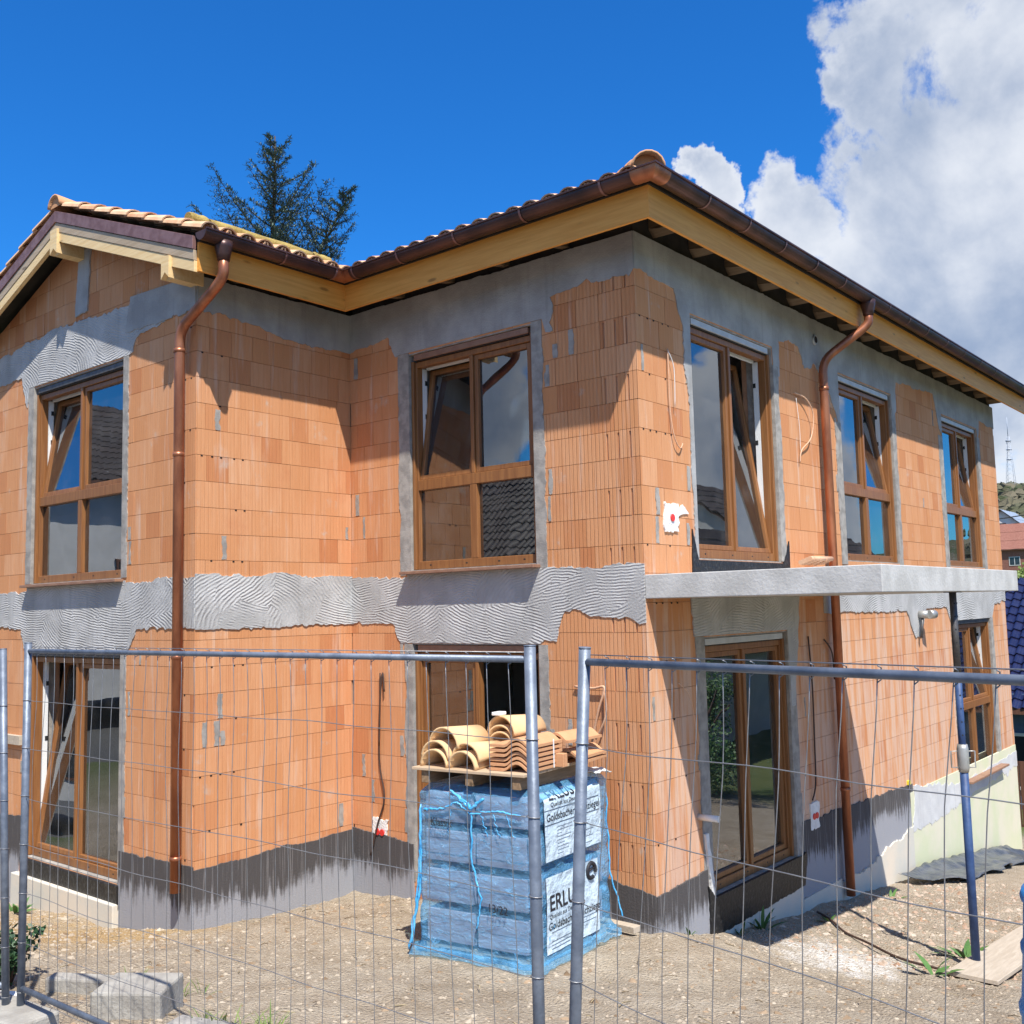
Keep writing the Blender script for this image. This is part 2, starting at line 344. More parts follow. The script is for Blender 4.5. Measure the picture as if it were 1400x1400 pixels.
def stones(name, cnt, box, smin, smax, mat, seed, dens=None):
    rnd = random.Random(seed); mb = MB(); pts = []
    while len(pts) < cnt:
        x = rnd.uniform(box[0], box[1]); y = rnd.uniform(box[2], box[3])
        if (x < 0 and y > 0) or (x < -A and y > -B): continue
        if dens and rnd.random() > dens(x, y): continue
        pts.append((x, y))
    zz = gz(np.array([p[0] for p in pts]), np.array([p[1] for p in pts]))
    for (x, y), z in zip(pts, zz):
        v = Vector((x, y, 0)); z += .03 * mnoise.noise(v * .8) + .035 * mnoise.noise(v * 1.7) + .02 * mnoise.noise(v * 5) + .013 * mnoise.noise(v * 13)
        s = smin + (smax - smin) * rnd.random() ** 3; a = rnd.random() * 6.28; e = rnd.uniform(.5, 1); ca, sa = math.cos(a), math.sin(a)
        vs = []
        for px, py, pz in ((1, 0, 0), (.3, .9, .1), (-.8, .6, 0), (-.9, -.5, .1), (.2, -1, 0), (.35, .1, .8), (-.4, -.1, .7)):
            px *= s * rnd.uniform(.7, 1.2); py *= s * e * rnd.uniform(.7, 1.2); pz = pz * s * .75 * rnd.uniform(.6, 1.2) - .15 * s
            vs.append((x + px * ca - py * sa, y + px * sa + py * ca, z + pz))
        mb.add(vs, [(0, 1, 5), (1, 2, 6, 5), (2, 3, 6), (3, 4, 6), (4, 0, 5, 6)], 0)
    return mb.build(name, mat, recalc=False, kind='stuff')
MAT['gravel'] = mk('gravel_stone', (.27, .21, .15), (.46, .39, .30), 30, .9, island=.85, bs=120)
MAT['rubble'] = mk('rubble_stone', (.30, .17, .10), (.50, .43, .35), 30, .9, island=.85, bs=120)
stones('gravel', 15000, (-7, 4.5, -5.2, 5), .004, .026, 'gravel', 3)
stones('rubble', 2600, (.1, 3.0, 1.0, 6.2), .01, .05, 'rubble', 5, lambda x, y: 1 if y > 1.2 + .2 * x else .15)
MAT['clod'] = mk('brown_clod', (.16, .105, .06), (.36, .26, .17), 30, .95, island=.8, bs=60)
stones('clods', 1500, (-6.5, 3.6, -4.8, 4.5), .01, .045, 'clod', 21)
stones('pebbles', 900, (-7.5, -3.0, -3.8, -1.95), .012, .05, 'gravel', 8)
MAT['straw'] = mk('dry_twig', (.12, .08, .045), (.44, .36, .22), 30, .9, island=.9)
straws('twigs', 420, (-6.5, 3.2, -4.6, 3.5), 'straw', 14)
SUN, SKY_STR, EXPO, SKY_SAT, SKY_TINT = 5.0, .060, .57, 1.2, (.42, 1.46, 2.28, 1)
CLOUD_HI, CLOUD_LO = (9.6, 10.0, 10.7), (3.8, 4.8, 6.7)
# ------------------------------------------------------------------ the house
HOUSE = thing('unfinished_house', 'unfinished two-storey house of raw orange clay brick with wood windows and copper gutters', 'house', (-A, 0, -3.4))
SL = .364; EO = .45; ZF0, ZF1 = 2.61, 2.88      # roof slope, eave overhang, fascia bottom and top
WX0 = -8.19; RX = -5.95; VO = .30               # wing's far wall, ridge line, verge overhang
OPEN = {1: [(-7.03, -5.02, -.13, 2.16), (-7.03, -5.02, -3.15, -.855)], 2: [],
        3: [(-2.80, -1.147, -.125, 2.14), (-2.80, -1.147, -3.18, -.852)],
        4: [(.93, 2.68, -.115, 2.19), (4.46, 6.28, -.06, 2.21), (8.42, 10.27, -.06, 2.23), (.95, 2.71, -3.13, -.825), (8.42, 10.34, -3.18, -.845)]}
RNG = {1: (WX0, -A), 2: (-B, 0), 3: (-A, 0), 4: (0, LD)}
def minus(rects, holes):
    for a0, a1, b0, b1 in holes:
        out = []
        for u0, u1, z0, z1 in rects:
            if u1 <= a0 or u0 >= a1 or z1 <= b0 or z0 >= b1: out.append((u0, u1, z0, z1)); continue
            if u0 < a0: out.append((u0, a0, z0, z1))
            if u1 > a1: out.append((a1, u1, z0, z1))
            m0, m1 = max(u0, a0), min(u1, a1)
            if z0 < b0: out.append((m0, m1, z0, b0))
            if z1 > b1: out.append((m0, m1, b1, z1))
        rects = out
    return rects
def clip(poly, a, b, c):      # keep a*u+b*z<=c
    out = []
    for i in range(len(poly)):
        p, q = poly[i - 1], poly[i]; dp = a * p[0] + b * p[1] - c; dq = a * q[0] + b * q[1] - c
        if dp * dq < 0:
            k = dp / (dp - dq); out.append((p[0] + (q[0] - p[0]) * k, p[1] + (q[1] - p[1]) * k))
        if dq <= 0: out.append(q)
    return out
def gable_clip(poly):
    zc = ZF0 + .13
    poly = clip(poly, SL, 1, zc + SL * (-A + EO))
    if poly: poly = clip(poly, -SL, 1, zc + SL * (-A + EO) - 2 * SL * RX)
    return poly
rb = random.Random(11)
def brick_wall(w, zb):
    u0, u1 = RNG[w]; mb = MB(); L = .248
    top = 4.2 if w == 1 else ZT
    k = math.floor(zb / .25)
    while k * .25 < top:
        za, zc = k * .25 + .002, min((k + 1) * .25 - .002, top)
        off = (.124 if k % 2 else 0) + rb.uniform(-.02, .02)
        u = u0 - (off + L) % L; first = True
        while u < u1:
            wd = L * (1 if rb.random() > .06 else rb.uniform(.55, .8))
            a, b = max(u, u0 + (.003 if w in (2, 4) else 0)), min(u + wd - .0035, u1 - .001); nx = u + wd
            if b - a > .02:
                n1 = rb.uniform(-.0015, .0012); slotted = False
                rib = (w == 3 and a > -1.1)
                mi = 1 if rib else 0
                if w == 3 and b > -.40 and k % 2: slotted = True
                for (a0, a1, b0, b1) in minus([(a, b, za, zc)], OPEN[w]):
                    if a1 - a0 < .012 or b1 - b0 < .012: continue
                    if slotted:
                        ed = [a0] + [p for p in (-.345, -.325, -.225, -.205, -.105, -.085) if a0 < p < a1] + [a1]
                        for q in range(len(ed) - 1):
                            mid = (ed[q] + ed[q + 1]) / 2
                            sl = any(p < mid < p + .02 for p in (-.345, -.225, -.105))
                            if sl: mb.wbox(w, ed[q], ed[q + 1], -.05, n1 - .022, b0, b1, 2); mb.wbox(w, ed[q], ed[q + 1], -.05, n1 - .0003, b1 - .018, b1 - .0002, 1)
                            else: mb.wbox(w, ed[q], ed[q + 1], -.05, n1, b0, b1, 1)
                    elif w == 1 and b1 > ZT - .1:
                        pp = gable_clip([(a0, b0), (a1, b0), (a1, b1), (a0, b1)])
                        if len(pp) > 2: mb.prism(pp, WF[w], -.05, n1, mi, False)
                    else: mb.wbox(w, a0, a1, -.05, n1, b0, b1, mi)
                # holes at the head of the corner bricks: proud boxes, shade painted near-black
                near = (w == 1 and a > u1 - .4) or (w == 2 and a < u0 + .4) or (w == 4 and a < .4)
                if near and (k % 2 == (0 if w == 1 else 1)) and zc < 2.3 and b - a > .1:
                    for hu in np.arange(a + .05, b - .02, .1):
                      if rb.random() < .6: mb.wbox(w, hu, hu + .022, -.01, .002, zc - .013, zc + .002, 2)
            u = nx
        k += 1
    o = mb.build('brick_wall', ['brick', 'ribbed', 'hole'], HOUSE)
    return o
WALL = {1: brick_wall(1, -4.0), 2: brick_wall(2, -4.0), 3: brick_wall(3, -4.0), 4: brick_wall(4, -5.0)}
def wall_core(w, zb, top):
    u0, u1 = RNG[w]; mb = MB(); d = -.36
    if w == 1: u1 += -.30; u0 += .01
    if w == 2: u0 += .012; u1 += .30
    if w == 3: u0 += -.0; u1 += -.36
    if w == 4: u0 += .012
    for r in minus([(u0, u1, zb, top)], OPEN[w]): mb.wbox(w, r[0], r[1], d, -.012, r[2], r[3], 0)
    if w == 1:
        pp = gable_clip([(u0, ZT), (u1, ZT), (u1, 4.2), (u0, 4.2)]); mb.prism(pp, WF[w], -.3, -.012, 0)
    mb.build('masonry_core', ['core'], WALL[w])
    # mortar lining of the reveals
    for (a0, a1, b0, b1) in OPEN[w]:
        rv = MB()
        rv.wbox(w, a0 - .006, a0 + .012, -.30, -.003, b0, b1); rv.wbox(w, a1 - .012, a1 + .006, -.30, -.003, b0, b1)
        rv.wbox(w, a0 + .012, a1 - .012, -.30, -.003, b1 - .012, b1 + .006); rv.wbox(w, a0 + .012, a1 - .012, -.34, -.003, b0 - .006, b0 + .012)
        rv.build('reveal_mortar', ['mortar'], WALL[w])
wall_core(1, -4.2, ZT); wall_core(2, -4.2, ZT); wall_core(3, -4.2, ZT); wall_core(4, -5.4, ZT)
for w in (2, 3, 4):       # strip filling the gap under the roof deck, shade put into its colour
    mb = MB(); mb.wbox(w, RNG[w][0] + .02, RNG[w][1] - .02, -.30, -.03, ZT + .001, ZT + .33); mb.build('eave_gap_shade', ['dark'], WALL[w])
def shell(name, mat, boxes):
    for b in boxes: mb = MB(); mb.box(*b); mb.build(name, [mat], HOUSE)
shell('rear_wall', 'inner', [(WX0, WX0 + .3, -B + .35, LD, -4.6, ZT + .2), (WX0 + .3, -.36, LD - .3, LD - .02, -5.4, ZT + .2)])
for za, zb_ in ((-.46, -.2), (-3.48, -3.22), (2.5, 2.6)): shell('floor_slab', 'floor', [(WX0 + .31, -A - .37, -B + .37, .355, za, zb_), (WX0 + .31, -.37, .37, LD - .31, za, zb_)])
for za, zb_ in ((-3.2, -.47), (-.19, 2.49)): shell('partition_wall', 'inner', [(-4.4, -4.25, .36, LD - .31, za, zb_), (-4.24, -.37, 3.3, 3.42, za, zb_), (-4.24, -.37, 7.3, 7.42, za, zb_), (WX0 + .31, -4.41, 1.2, 1.3, za, zb_)])
# ---- trowelled coats on the brick
rj = random.Random(23)
def jag(poly, seg=.028):
    out = []; n = len(poly)
    for i in range(n):
        u0, z0, a = poly[i]; u1, z1, _ = poly[(i + 1) % n]
        ln = math.hypot(u1 - u0, z1 - z0)
        if a == 0 or ln < seg * 2: out.append((u0, z0)); continue
        k = int(ln / seg); nx, nz = -(z1 - z0) / ln, (u1 - u0) / ln; ph = rj.uniform(0, 90)
        for j in range(k):
            t = j / k; d = a * (1.3 * mnoise.noise(Vector((ph + ln * t * 2.3, 0, 0))) + .9 * mnoise.noise(Vector((ph + ln * t * 7, 5, 0))) + .8 * mnoise.noise(Vector((ph + ln * t * 21, 9, 0))))
            e = min(1, t * 6, (1 - t) * 6) if j else 0
            out.append((u0 + (u1 - u0) * t + nx * d * e, z0 + (z1 - z0) * t + nz * d * e))
    return out
PC = [0]
def coat(w, mat, polys, name, thick=.006):
    for p in polys:
        mb = MB(); PC[0] += 1; mb.prism(jag(p), WF[w], -.004, thick + .00083 * (PC[0] % 7), 0, False); mb.build(name, [mat], WALL[w])
J = .035
def side(u0, u1, z0, z1, left=True):   # strip beside an opening: jagged on the outer edge
    return [(u0, z0, 0), (u1, z0, 0 if left else .02), (u1, z1, 0), (u0, z1, .02 if left else 0)]
# wall 1: gable of the wing
coat(1, 'plaster', [
  [(-8.19, -.63, J), (-7.22, -.63, J), (-7.15, -.853, 0), (-4.9, -.853, J), (-4.72, -.64, J), (-3.714, -.64, 0), (-3.714, -.16, J), (-4.95, -.17, 0), (-4.95, -.15, 0), (-7.1, -.15, 0), (-7.1, -.2, J), (-8.19, -.2, 0)],
  [(-8.19, 2.30, J), (-7.35, 2.33, J), (-7.19, 1.95, 0), (-7.14, 2.175, 0), (-4.92, 2.175, J), (-4.72, 2.36, J), (-3.9, 2.42, J), (-3.96, 2.735, J), (-5.0, 2.70, J), (-5.9, 2.74, J), (-6.6, 2.77, J), (-7.4, 2.70, J), (-8.19, 2.66, 0)]], 'adhesive_coat', .008)
coat(1, 'smooth', [
  [(-5.0, 2.42, J), (-4.3, 2.40, J), (-3.714, 2.40, 0), (-3.714, 2.735, 0), (-4.9, 2.78, J)],
  [(-6.06, 2.80, .02), (-5.80, 2.82, .02), (-5.74, 3.52, 0), (-6.0, 3.56, .02)]], 'skim_patch', .014)
coat(1, 'mortar', [side(-7.15, -7.02, -.12, 2.17), side(-5.03, -4.93, -.12, 2.17, False), side(-7.13, -7.02, -3.2, -.86), side(-5.03, -4.92, -3.3, -.86, False)], 'mortar_strip', .005)
coat(1, 'plinth', [[(-5.0, -3.75, 0), (-3.714, -3.75, 0), (-3.714, -2.80, .02), (-5.0, -2.82, 0)], [(-8.19, -3.9, 0), (-7.16, -3.9, .02), (-7.12, -2.72, .03), (-8.19, -2.78, 0)]], 'plinth_coat', .012)
mb = MB(); mb.wbox(1, -7.2, -4.99, -.01, .075, -3.95, -3.33); mb.build('insulation_board', ['xpsw'], WALL[1], bevel=.01)
mb = MB(); mb.wbox(1, -7.04, -4.99, -.05, .03, -3.40, -3.155); mb.build('bitumen_coat', ['bitumen'], WALL[1], bevel=.01)
# wall 2: flank of the wing
coat(2, 'plaster', [[(-1.92, -.65, J), (0, -.65, 0), (0, -.14, J), (-1.92, -.13, 0)]], 'adhesive_coat', .008)
coat(2, 'smooth', [[(-1.92, 2.40, J), (-1.2, 2.38, .03), (-.9, 2.30, J), (0, 2.31, 0), (0, 2.735, .01), (-1.92, 2.735, 0)]], 'skim_patch', .008)
coat(2, 'plinth', [[(-1.92, -3.75, 0), (0, -3.75, 0), (0, -2.80, .022), (-1.92, -2.83, 0)]], 'plinth_coat', .012)
# wall 3: recessed front
coat(3, 'plaster', [[(-3.714, -.65, J), (-3.1, -.65, J), (-2.96, -.85, 0), (-2.8, -.85, 0), (-1.14, -.85, J), (-.95, -.83, J), (-.85, -.56, J), (-.3, -.62, J), (0, -.67, 0), (0, -.17, J), (-1.1, -.165, 0), (-1.1, -.15, 0), (-2.85, -.15, 0), (-2.85, -.18, J), (-3.714, -.165, 0)]], 'adhesive_coat', .008)
coat(3, 'smooth', [[(-3.714, 2.31, .02), (-3.1, 2.38, J), (-2.98, 2.14, 0), (-2.93, 2.155, 0), (-1.02, 2.155, 0), (-.98, 2.02, .01), (-.9, 2.02, J), (-.92, 2.34, J), (-.5, 2.42, .05), (-.05, 2.34, 0), (0, 2.40, 0), (0, 2.735, .01), (-3.714, 2.735, 0)]], 'skim_patch', .008)
coat(3, 'mortar', [side(-2.95, -2.79, -.16, 2.15), side(-1.155, -1.03, -.16, 2.15, False), side(-2.9, -2.79, -3.2, -.86), side(-1.155, -1.05, -3.2, -.86, False)], 'mortar_strip', .005)
coat(3, 'plinth', [[(-3.714, -3.75, 0), (-2.81, -3.75, 0), (-2.81, -2.84, .02), (-3.3, -2.81, .02), (-3.714, -2.78, 0)], [(-1.13, -3.6, 0), (0, -3.6, 0), (0, -2.90, .02), (-.4, -2.83, .03), (-1.13, -2.82, 0)]], 'plinth_coat', .012)
# wall 4: long side
coat(4, 'smooth', [[(0, 2.40, .03), (.66, 2.37, .03), (.80, 2.05, J), (.86, 1.2, .02), (.87, -.1, 0), (.93, -.1, 0), (.93, 2.2, 0), (2.68, 2.2, 0), (2.70, 1.9, .02), (2.83, 1.9, .02), (2.84, 2.3, J), (3.35, 2.33, J), (3.5, 2.1, J), (3.8, 2.2, .03), (4.2, 1.9, .02), (4.4, 1.6, 0), (4.46, 1.6, 0), (4.46, 2.22, 0), (6.28, 2.22, 0), (6.3, 1.9, .02), (6.45, 2.0, .02), (6.5, 2.42, J), (8.1, 2.50, .02), (8.3, 2.0, .02), (8.42, 1.9, 0), (8.42, 2.24, 0), (10.27, 2.24, 0), (10.32, 2.0, .02), (10.45, 2.4, J), (LD, 2.36, 0), (LD, 2.735, .01), (0, 2.735, 0)]], 'skim_patch', .008)
coat(4, 'plaster', [[(.78, -.815, 0), (2.72, -.815, 0), (2.74, -1.6, .02), (2.83, -1.6, .02), (3.0, -.75, .02), (3.05, -.47, 0), (.75, -.47, .02)], [(3.7, -.66, J), (6.4, -.68, .02), (6.7, -1.05, .02), (6.92, -1.05, .02), (7.2, -.66, J), (8.1, -.66, .01), (8.25, -.86, 0), (10.45, -.86, .02), (10.65, -.63, J), (LD, -.60, 0), (LD, -.29, 0), (3.8, -.29, 0), (3.7, -.47, .03)]], 'adhesive_coat', .009)
coat(4, 'mortar', [side(.80, .96, -3.2, -.82), side(2.70, 2.86, -3.2, -.82, False), side(4.30, 4.47, -.1, 1.6), side(6.27, 6.42, -.2, 2.0, False), side(8.24, 8.43, -.2, 1.9), side(10.26, 10.42, -.2, 2.1, False), side(8.26, 8.43, -3.2, -.85), side(10.33, 10.5, -3.2, -.85, False), side(2.67, 2.8, -.1, 2.0, False)], 'mortar_strip', .005)
coat(4, 'plinth', [[(0, -3.7, 0), (.86, -3.7, 0), (.84, -2.86, .02), (0, -2.91, 0)], [(2.72, -3.55, .03), (4.0, -3.62, .03), (6.2, -3.55, 0), (6.22, -2.90, .03), (2.85, -2.80, 0)]], 'plinth_coat', .012)
coat(4, 'palegrey', [[(6.15, -3.5, .05), (7.6, -3.5, .08), (9.0, -3.4, .06), (LD, -3.35, 0), (LD, -3.10, .03), (8.4, -3.2, .05), (6.25, -2.93, .04)]], 'pale_coat', .017)
for a, b, zt, mi in ((.97, 1.75, -3.38, 1), (1.757, 2.75, -3.38, 1), (2.757, 3.75, -3.56, 1)): mb = MB(); mb.wbox(4, a, b, -.01, .030, -4.6, zt, mi); mb.build('insulation_board', ['xps', 'xpsw'], WALL[4])
mb = MB(); PC[0] = 2; mb.prism(jag([(3.757, -4.9, 0), (6.1, -4.9, 0), (6.1, -3.42, .04), (5.3, -3.50, .05), (4.4, -3.62, .04), (3.757, -3.6, 0)]), WF[4], -.01, .031, 1); mb.build('insulation_board', ['xps', 'xpsw'], WALL[4])
for a, b in ((6.107, 8.35), (8.357, LD - .02)): mb = MB(); mb.wbox(4, a, b, -.01, .014, -5.3, -3.0, 0); mb.build('insulation_board', ['xps'], WALL[4])
mb = MB(); mb.prism(jag([(.84, -3.45, .02), (2.8, -3.42, .03), (2.86, -3.1, .02), (2.72, -3.12, 0), (.93, -3.12, .02), (.82, -3.0, .02)]), WF[4], -.01, .034); mb.build('bitumen_coat', ['bitumen'], WALL[4])
mb = MB(); mb.prism(jag([(.93, -.26, 0), (2.7, -.26, 0), (2.86, -.26, .01), (2.86, .12, .01), (2.70, -.12, 0), (.92, -.12, .01), (.82, .16, .01), (.80, -.26, 0)]), WF[4], -.01, .012); mb.build('bitumen_coat', ['bitumen'], WALL[4])
# stray mortar-filled joints
for w in (1, 2, 3, 4):
    u0, u1 = RNG[w]
    for i in range({1: 26, 2: 13, 3: 30, 4: 32}[w]):
        k = rj.randint(-11, 8)
        if k in (-1, -2, -3): continue
        if rj.random() < .6 and OPEN[w]:
            o = rj.choice(OPEN[w]); u = rj.choice((o[0] - rj.uniform(.1, .2), o[1] + rj.uniform(.06, .16)))
        else: u = rj.choice((u0 + rj.uniform(.05, .3), rj.uniform(u0 + .1, u1 - .1), u1 - rj.uniform(.06, .12) if w == 2 else rj.uniform(u0 + .1, u1 - .1)))
        z = k * .25 + .01; wd = rj.uniform(.025, .06); h = rj.choice((.23, .23, .2, .13))
        if u < u0 + .02 or u + wd > u1 - .02 or any(a - wd < u < b and c < z + h and z < d for a, b, c, d in OPEN[w]): continue
        mb = MB(); PC[0] += 1; mb.prism(jag([(u, z, .008), (u + wd, z, .016), (u + wd, z + h, .008), (u, z + h, .014)], .015), WF[w], -.01, .003 + .00011 * i)
        mb.build('mortar_joint', ['mortar'], WALL[w])
# ---- balcony slab
mb = MB(); mb.box(.001, 2.0, 0, 3.795, -.467, -.265); o = mb.build('balcony_slab', ['concrete'], HOUSE, bevel=.006)
# ---- windows and doors
def window(w, op, name, label, tilt=None, transom=None, cover='rail', sill=0, swung=None, mid=.5):
    u0, u1, z0, z1 = op; u0 += .014; u1 -= .014; z0 += .014; z1 -= .013
    hr = .075; n1, n0 = -.055, -.135; fw = .058; zt = z1 - hr; hm = .022
    um = u0 + (u1 - u0) * mid
    mb = MB()
    mb.wbox(w, u0, u0 + fw, n0, n1, z0, zt); mb.wbox(w, u1 - fw, u1, n0, n1, z0, zt)
    mb.wbox(w, u0 + fw, u1 - fw, n0, n1, z0, z0 + .085); mb.wbox(w, u0 + fw, u1 - fw, n0, n1, zt - fw, zt)
    hole = [(u0 + .2, 1), (um - .12, 1), (um + .3, 1), (u1 - .2, 1)]
    for hu, _ in hole: mb.wbox(w, hu, hu + .028, n1 - .01, n1 + .0015, z0 + .035, z0 + .053, 1)
    mb.wbox(w, um - hm, um + hm, n0, n1, (z0 + .085) if not transom else transom + .045, zt - fw)
    for e in (u0, u1 - .035): mb.wbox(w, e, e + .035, n1 - .002, n1 + .030, z0 + .002, zt + .01)
    ztr = None
    if transom:
        ztr = transom
        mb.wbox(w, u0 + fw, u1 - fw, n0, n1 + .003, ztr - .062, ztr + .045); mb.wbox(w, um - .045, um + .045, n0, n1 + .001, z0 + .085, ztr - .062)
    win = mb.build(name, ['frame', 'black'], HOUSE, bevel=.005)
    if label: win['label'] = label
    zb = z0 + .085 if not ztr else ztr + .045; zh = zt - fw
    for s in (0, 1):
        a, b = (u0 + fw, um - hm) if s == 0 else (um + hm, u1 - fw)
        if ztr:
            q = MB(); q.wbox(w, a if s == 0 else um + .045, um - .045 if s == 0 else b, n0 + .03, n0 + .036, z0 + .085, ztr - .062); q.build('pane', ['glass'], win)
        sw = .052; sn1, sn0 = n1 - .02, n0 - .01
        if tilt == s or swung == s:
            k = .15 if tilt == s else 0
            kk = lambda z: -(z - zb) * k
            f = WF[w]
            if swung == s:
                hinge = b if s else a; sg = -1 if s else 1
                fn = lambda u, n, z: f(hinge + sg * .03 + sg * (n - sn1) * .2, -.16 - abs(u - hinge), z)
            else: fn = lambda u, n, z: f(u, n + kk(z), z)
            def bx(m, p0, p1, r0, r1, y0, y1, mi=0):
                m.hexa([fn(p0, r0, y0), fn(p1, r0, y0), fn(p1, r1, y0), fn(p0, r1, y0), fn(p0, r0, y1), fn(p1, r0, y1), fn(p1, r1, y1), fn(p0, r1, y1)], mi)
        else:
            def bx(m, p0, p1, r0, r1, y0, y1, mi=0): m.wbox(w, p0, p1, r0, r1, y0, y1, mi)
        g = .004; q = MB()
        bx(q, a + g, a + sw, sn0, sn1, zb + g, zh - g); bx(q, b - sw, b - g, sn0, sn1, zb + g, zh - g)
        bx(q, a + sw, b - sw, sn0, sn1, zb + g, zb + sw); bx(q, a + sw, b - sw, sn0, sn1, zh - sw, zh - g)
        so = q.build('sash', ['frame'], win, bevel=.004)
        q = MB(); bx(q, a + sw, b - sw, sn0 + .03, sn0 + .036, zb + sw, zh - sw); q.build('pane', ['glass'], win)
        if tilt == s:   # inner white rebate with the black fittings that a tilted sash uncovers
            q = MB(); e = a if s == 0 else b; e0, e1 = (e - .02, e + .006) if s == 0 else (e - .006, e + .02)
            q.wbox(w, e0, e1, n0 - .06, n0 - .002, zb, zh, 0)
            for t in (.12, .42, .72): q.wbox(w, e0 - .002, e1 + .004, n0 - .06, n0 - .03, zb + (zh - zb) * (1 - t) - .03, zb + (zh - zb) * (1 - t) + .02, 1)
            q.wbox(w, a + .03, b - .03, n0 - .06, n0 - .03, zh - .01, zh + .02, 0)
            q.build('white_rebate', ['white', 'black'], win)
    q = MB(); q.wbox(w, u0 + .05, u1 - .05, -.09, -.016, zt + .012, z1 - .004, 0); q.wbox(w, u0 + .05, u1 - .05, -.09, -.03, zt + .0015, zt + .011, 1)
    q.build('shutter_rail', [cover, 'black'], win, bevel=.003)
    if sill:
        q = MB(); q.wbox(w, u0 - .07, u1 + .05, -.06, sill, z0 - .045, z0 - .016); q.build('window_sill', ['sill'], win, bevel=.003)
# glass: thin reflective pane with a grey see-through
m, t = nt('window_glass')
fr = N(t, 'Fresnel', ins={'IOR': 1.55}); fac = M(t, 'ADD', M(t, 'MULTIPLY', fr.outputs[0], 1.5), .14)
tr = N(t, 'BsdfTransparent', ins={'Color': (.60, .64, .62, 1)}); gl = N(t, 'BsdfGlossy', ins={'Color': (.86, .89, .92, 1), 'Roughness': .005})
mx = N(t, 'MixShader', ins={0: fac, 1: tr.outputs[0], 2: gl.outputs[0]})
df = N(t, 'BsdfDiffuse', ins={'Color': (.5, .48, .45, 1)}); dn = M(t, 'ADD', .015, M(t, 'MULTIPLY', ramp(t, noise(t, coords(t), 3.0, 6, .65), .45, .75), .05))
mx = N(t, 'MixShader', ins={0: dn, 1: mx.outputs[0], 2: df.outputs[0]}); gb = N(t, 'Bump', ins={'Strength': .06, 'Distance': .02, 'Height': noise(t, coords(t), 2.2, 1)}); t.links.new(gb.outputs[0], gl.inputs['Normal']); oo = N(t, 'OutputMaterial'); t.links.new(mx.outputs[0], oo.inputs[0])
MAT['glass'] = m
O = OPEN
window(1, O[1][0], 'window', 'upper window in the gable with its left sash tilted', 0, .83, 'propgrey', .10)
window(1, O[1][1], 'glass_door', 'gable door with its left leaf tilted', 0, None, 'propgrey')
window(3, O[3][0], 'window', 'upper window in the recessed front with its left sash tilted', 0, .765, 'sill', .12)
window(3, O[3][1], 'glass_door', 'door behind the tile pallet, one leaf swung inwards', None, None, 'sill', 0, 1)
window(4, O[4][0], 'glass_door', 'balcony door with its right leaf tilted', 1, None, 'rail')
window(4, O[4][1], 'window', 'window beside the long downpipe', 1, .825, 'rail')
window(4, O[4][2], 'window', 'far upper window on the long side', 1, .825, 'rail')
window(4, O[4][3], 'glass_door', 'closed door under the balcony slab', None, None, 'rail')
window(4, O[4][4], 'window', 'far lower window with a brown sill', 1, -2.15, 'propgrey', .14)
# ---- eaves: sweeps along flank, recessed front and long side
EP = [((-A, -B - VO), (1, 0), None), ((-A, 0), (1, 0), (0, -1)), ((0, 0), (0, -1), (1, 0)), ((0, LD + EO), (1, 0), None)]
def sweep(profile, mb, m=0, d0=0.0, y0=0, closed=True, i0=0, i1=3, smooth=False):
    rows = []
    for i in range(i0, i1 + 1):
        (x, y), na, nb = EP[i]; row = []
        for d, z in profile:
            px, py = x + na[0] * d, y + na[1] * d
            if nb: px += nb[0] * d; py += nb[1] * d
            if i == 0: py += y0
            row.append((px, py, z))
        rows.append(row)
    n = len(profile)
    for i in range(len(rows) - 1):
        for k in range(n if closed else n - 1):
            mb.face([rows[i][k], rows[i][(k + 1) % n], rows[i + 1][(k + 1) % n], rows[i + 1][k]], m[i] if isinstance(m, (list, tuple)) else m, smooth)
    if closed: mb.face(rows[0][::-1], 0); mb.face(rows[-1], 0)
mb = MB(); sweep([(EO - .03, ZF0), (EO, ZF0), (EO, ZF1), (EO - .03, ZF1)], mb, [1, 0, 1], y0=.03)
FAS = mb.build('fascia_board', ['fasciax', 'fasciay'], HOUSE, bevel=.003)
mb = MB(); sweep([(EO - .06, ZF1 + .002), (EO + .016, ZF1 + .002), (EO + .016, ZF1 + .075), (EO - .06, ZF1 + .10)], mb, 0, y0=.03); mb.build('eave_strip', ['dark'], HOUSE)
R = .082; GC = EO + .105; GZ = 2.945
arc = [(GC - R * math.cos(a), GZ - R * math.sin(a)) for a in np.linspace(0, math.pi, 13)]
arci = [(GC - (R - .006) * math.cos(a), GZ - (R - .006) * math.sin(a)) for a in np.linspace(math.pi, 0, 13)]
bead = [(GC + R + .008 - .012 * math.cos(a), GZ + .012 * math.sin(a)) for a in np.linspace(.4, 5.6, 8)]
mb = MB(); sweep(arc + [(GC + R + .014, GZ), (GC + R + .014, GZ + .014), (GC + R - .006, GZ + .014)] + arci, mb, 0, y0=-.02, smooth=False)
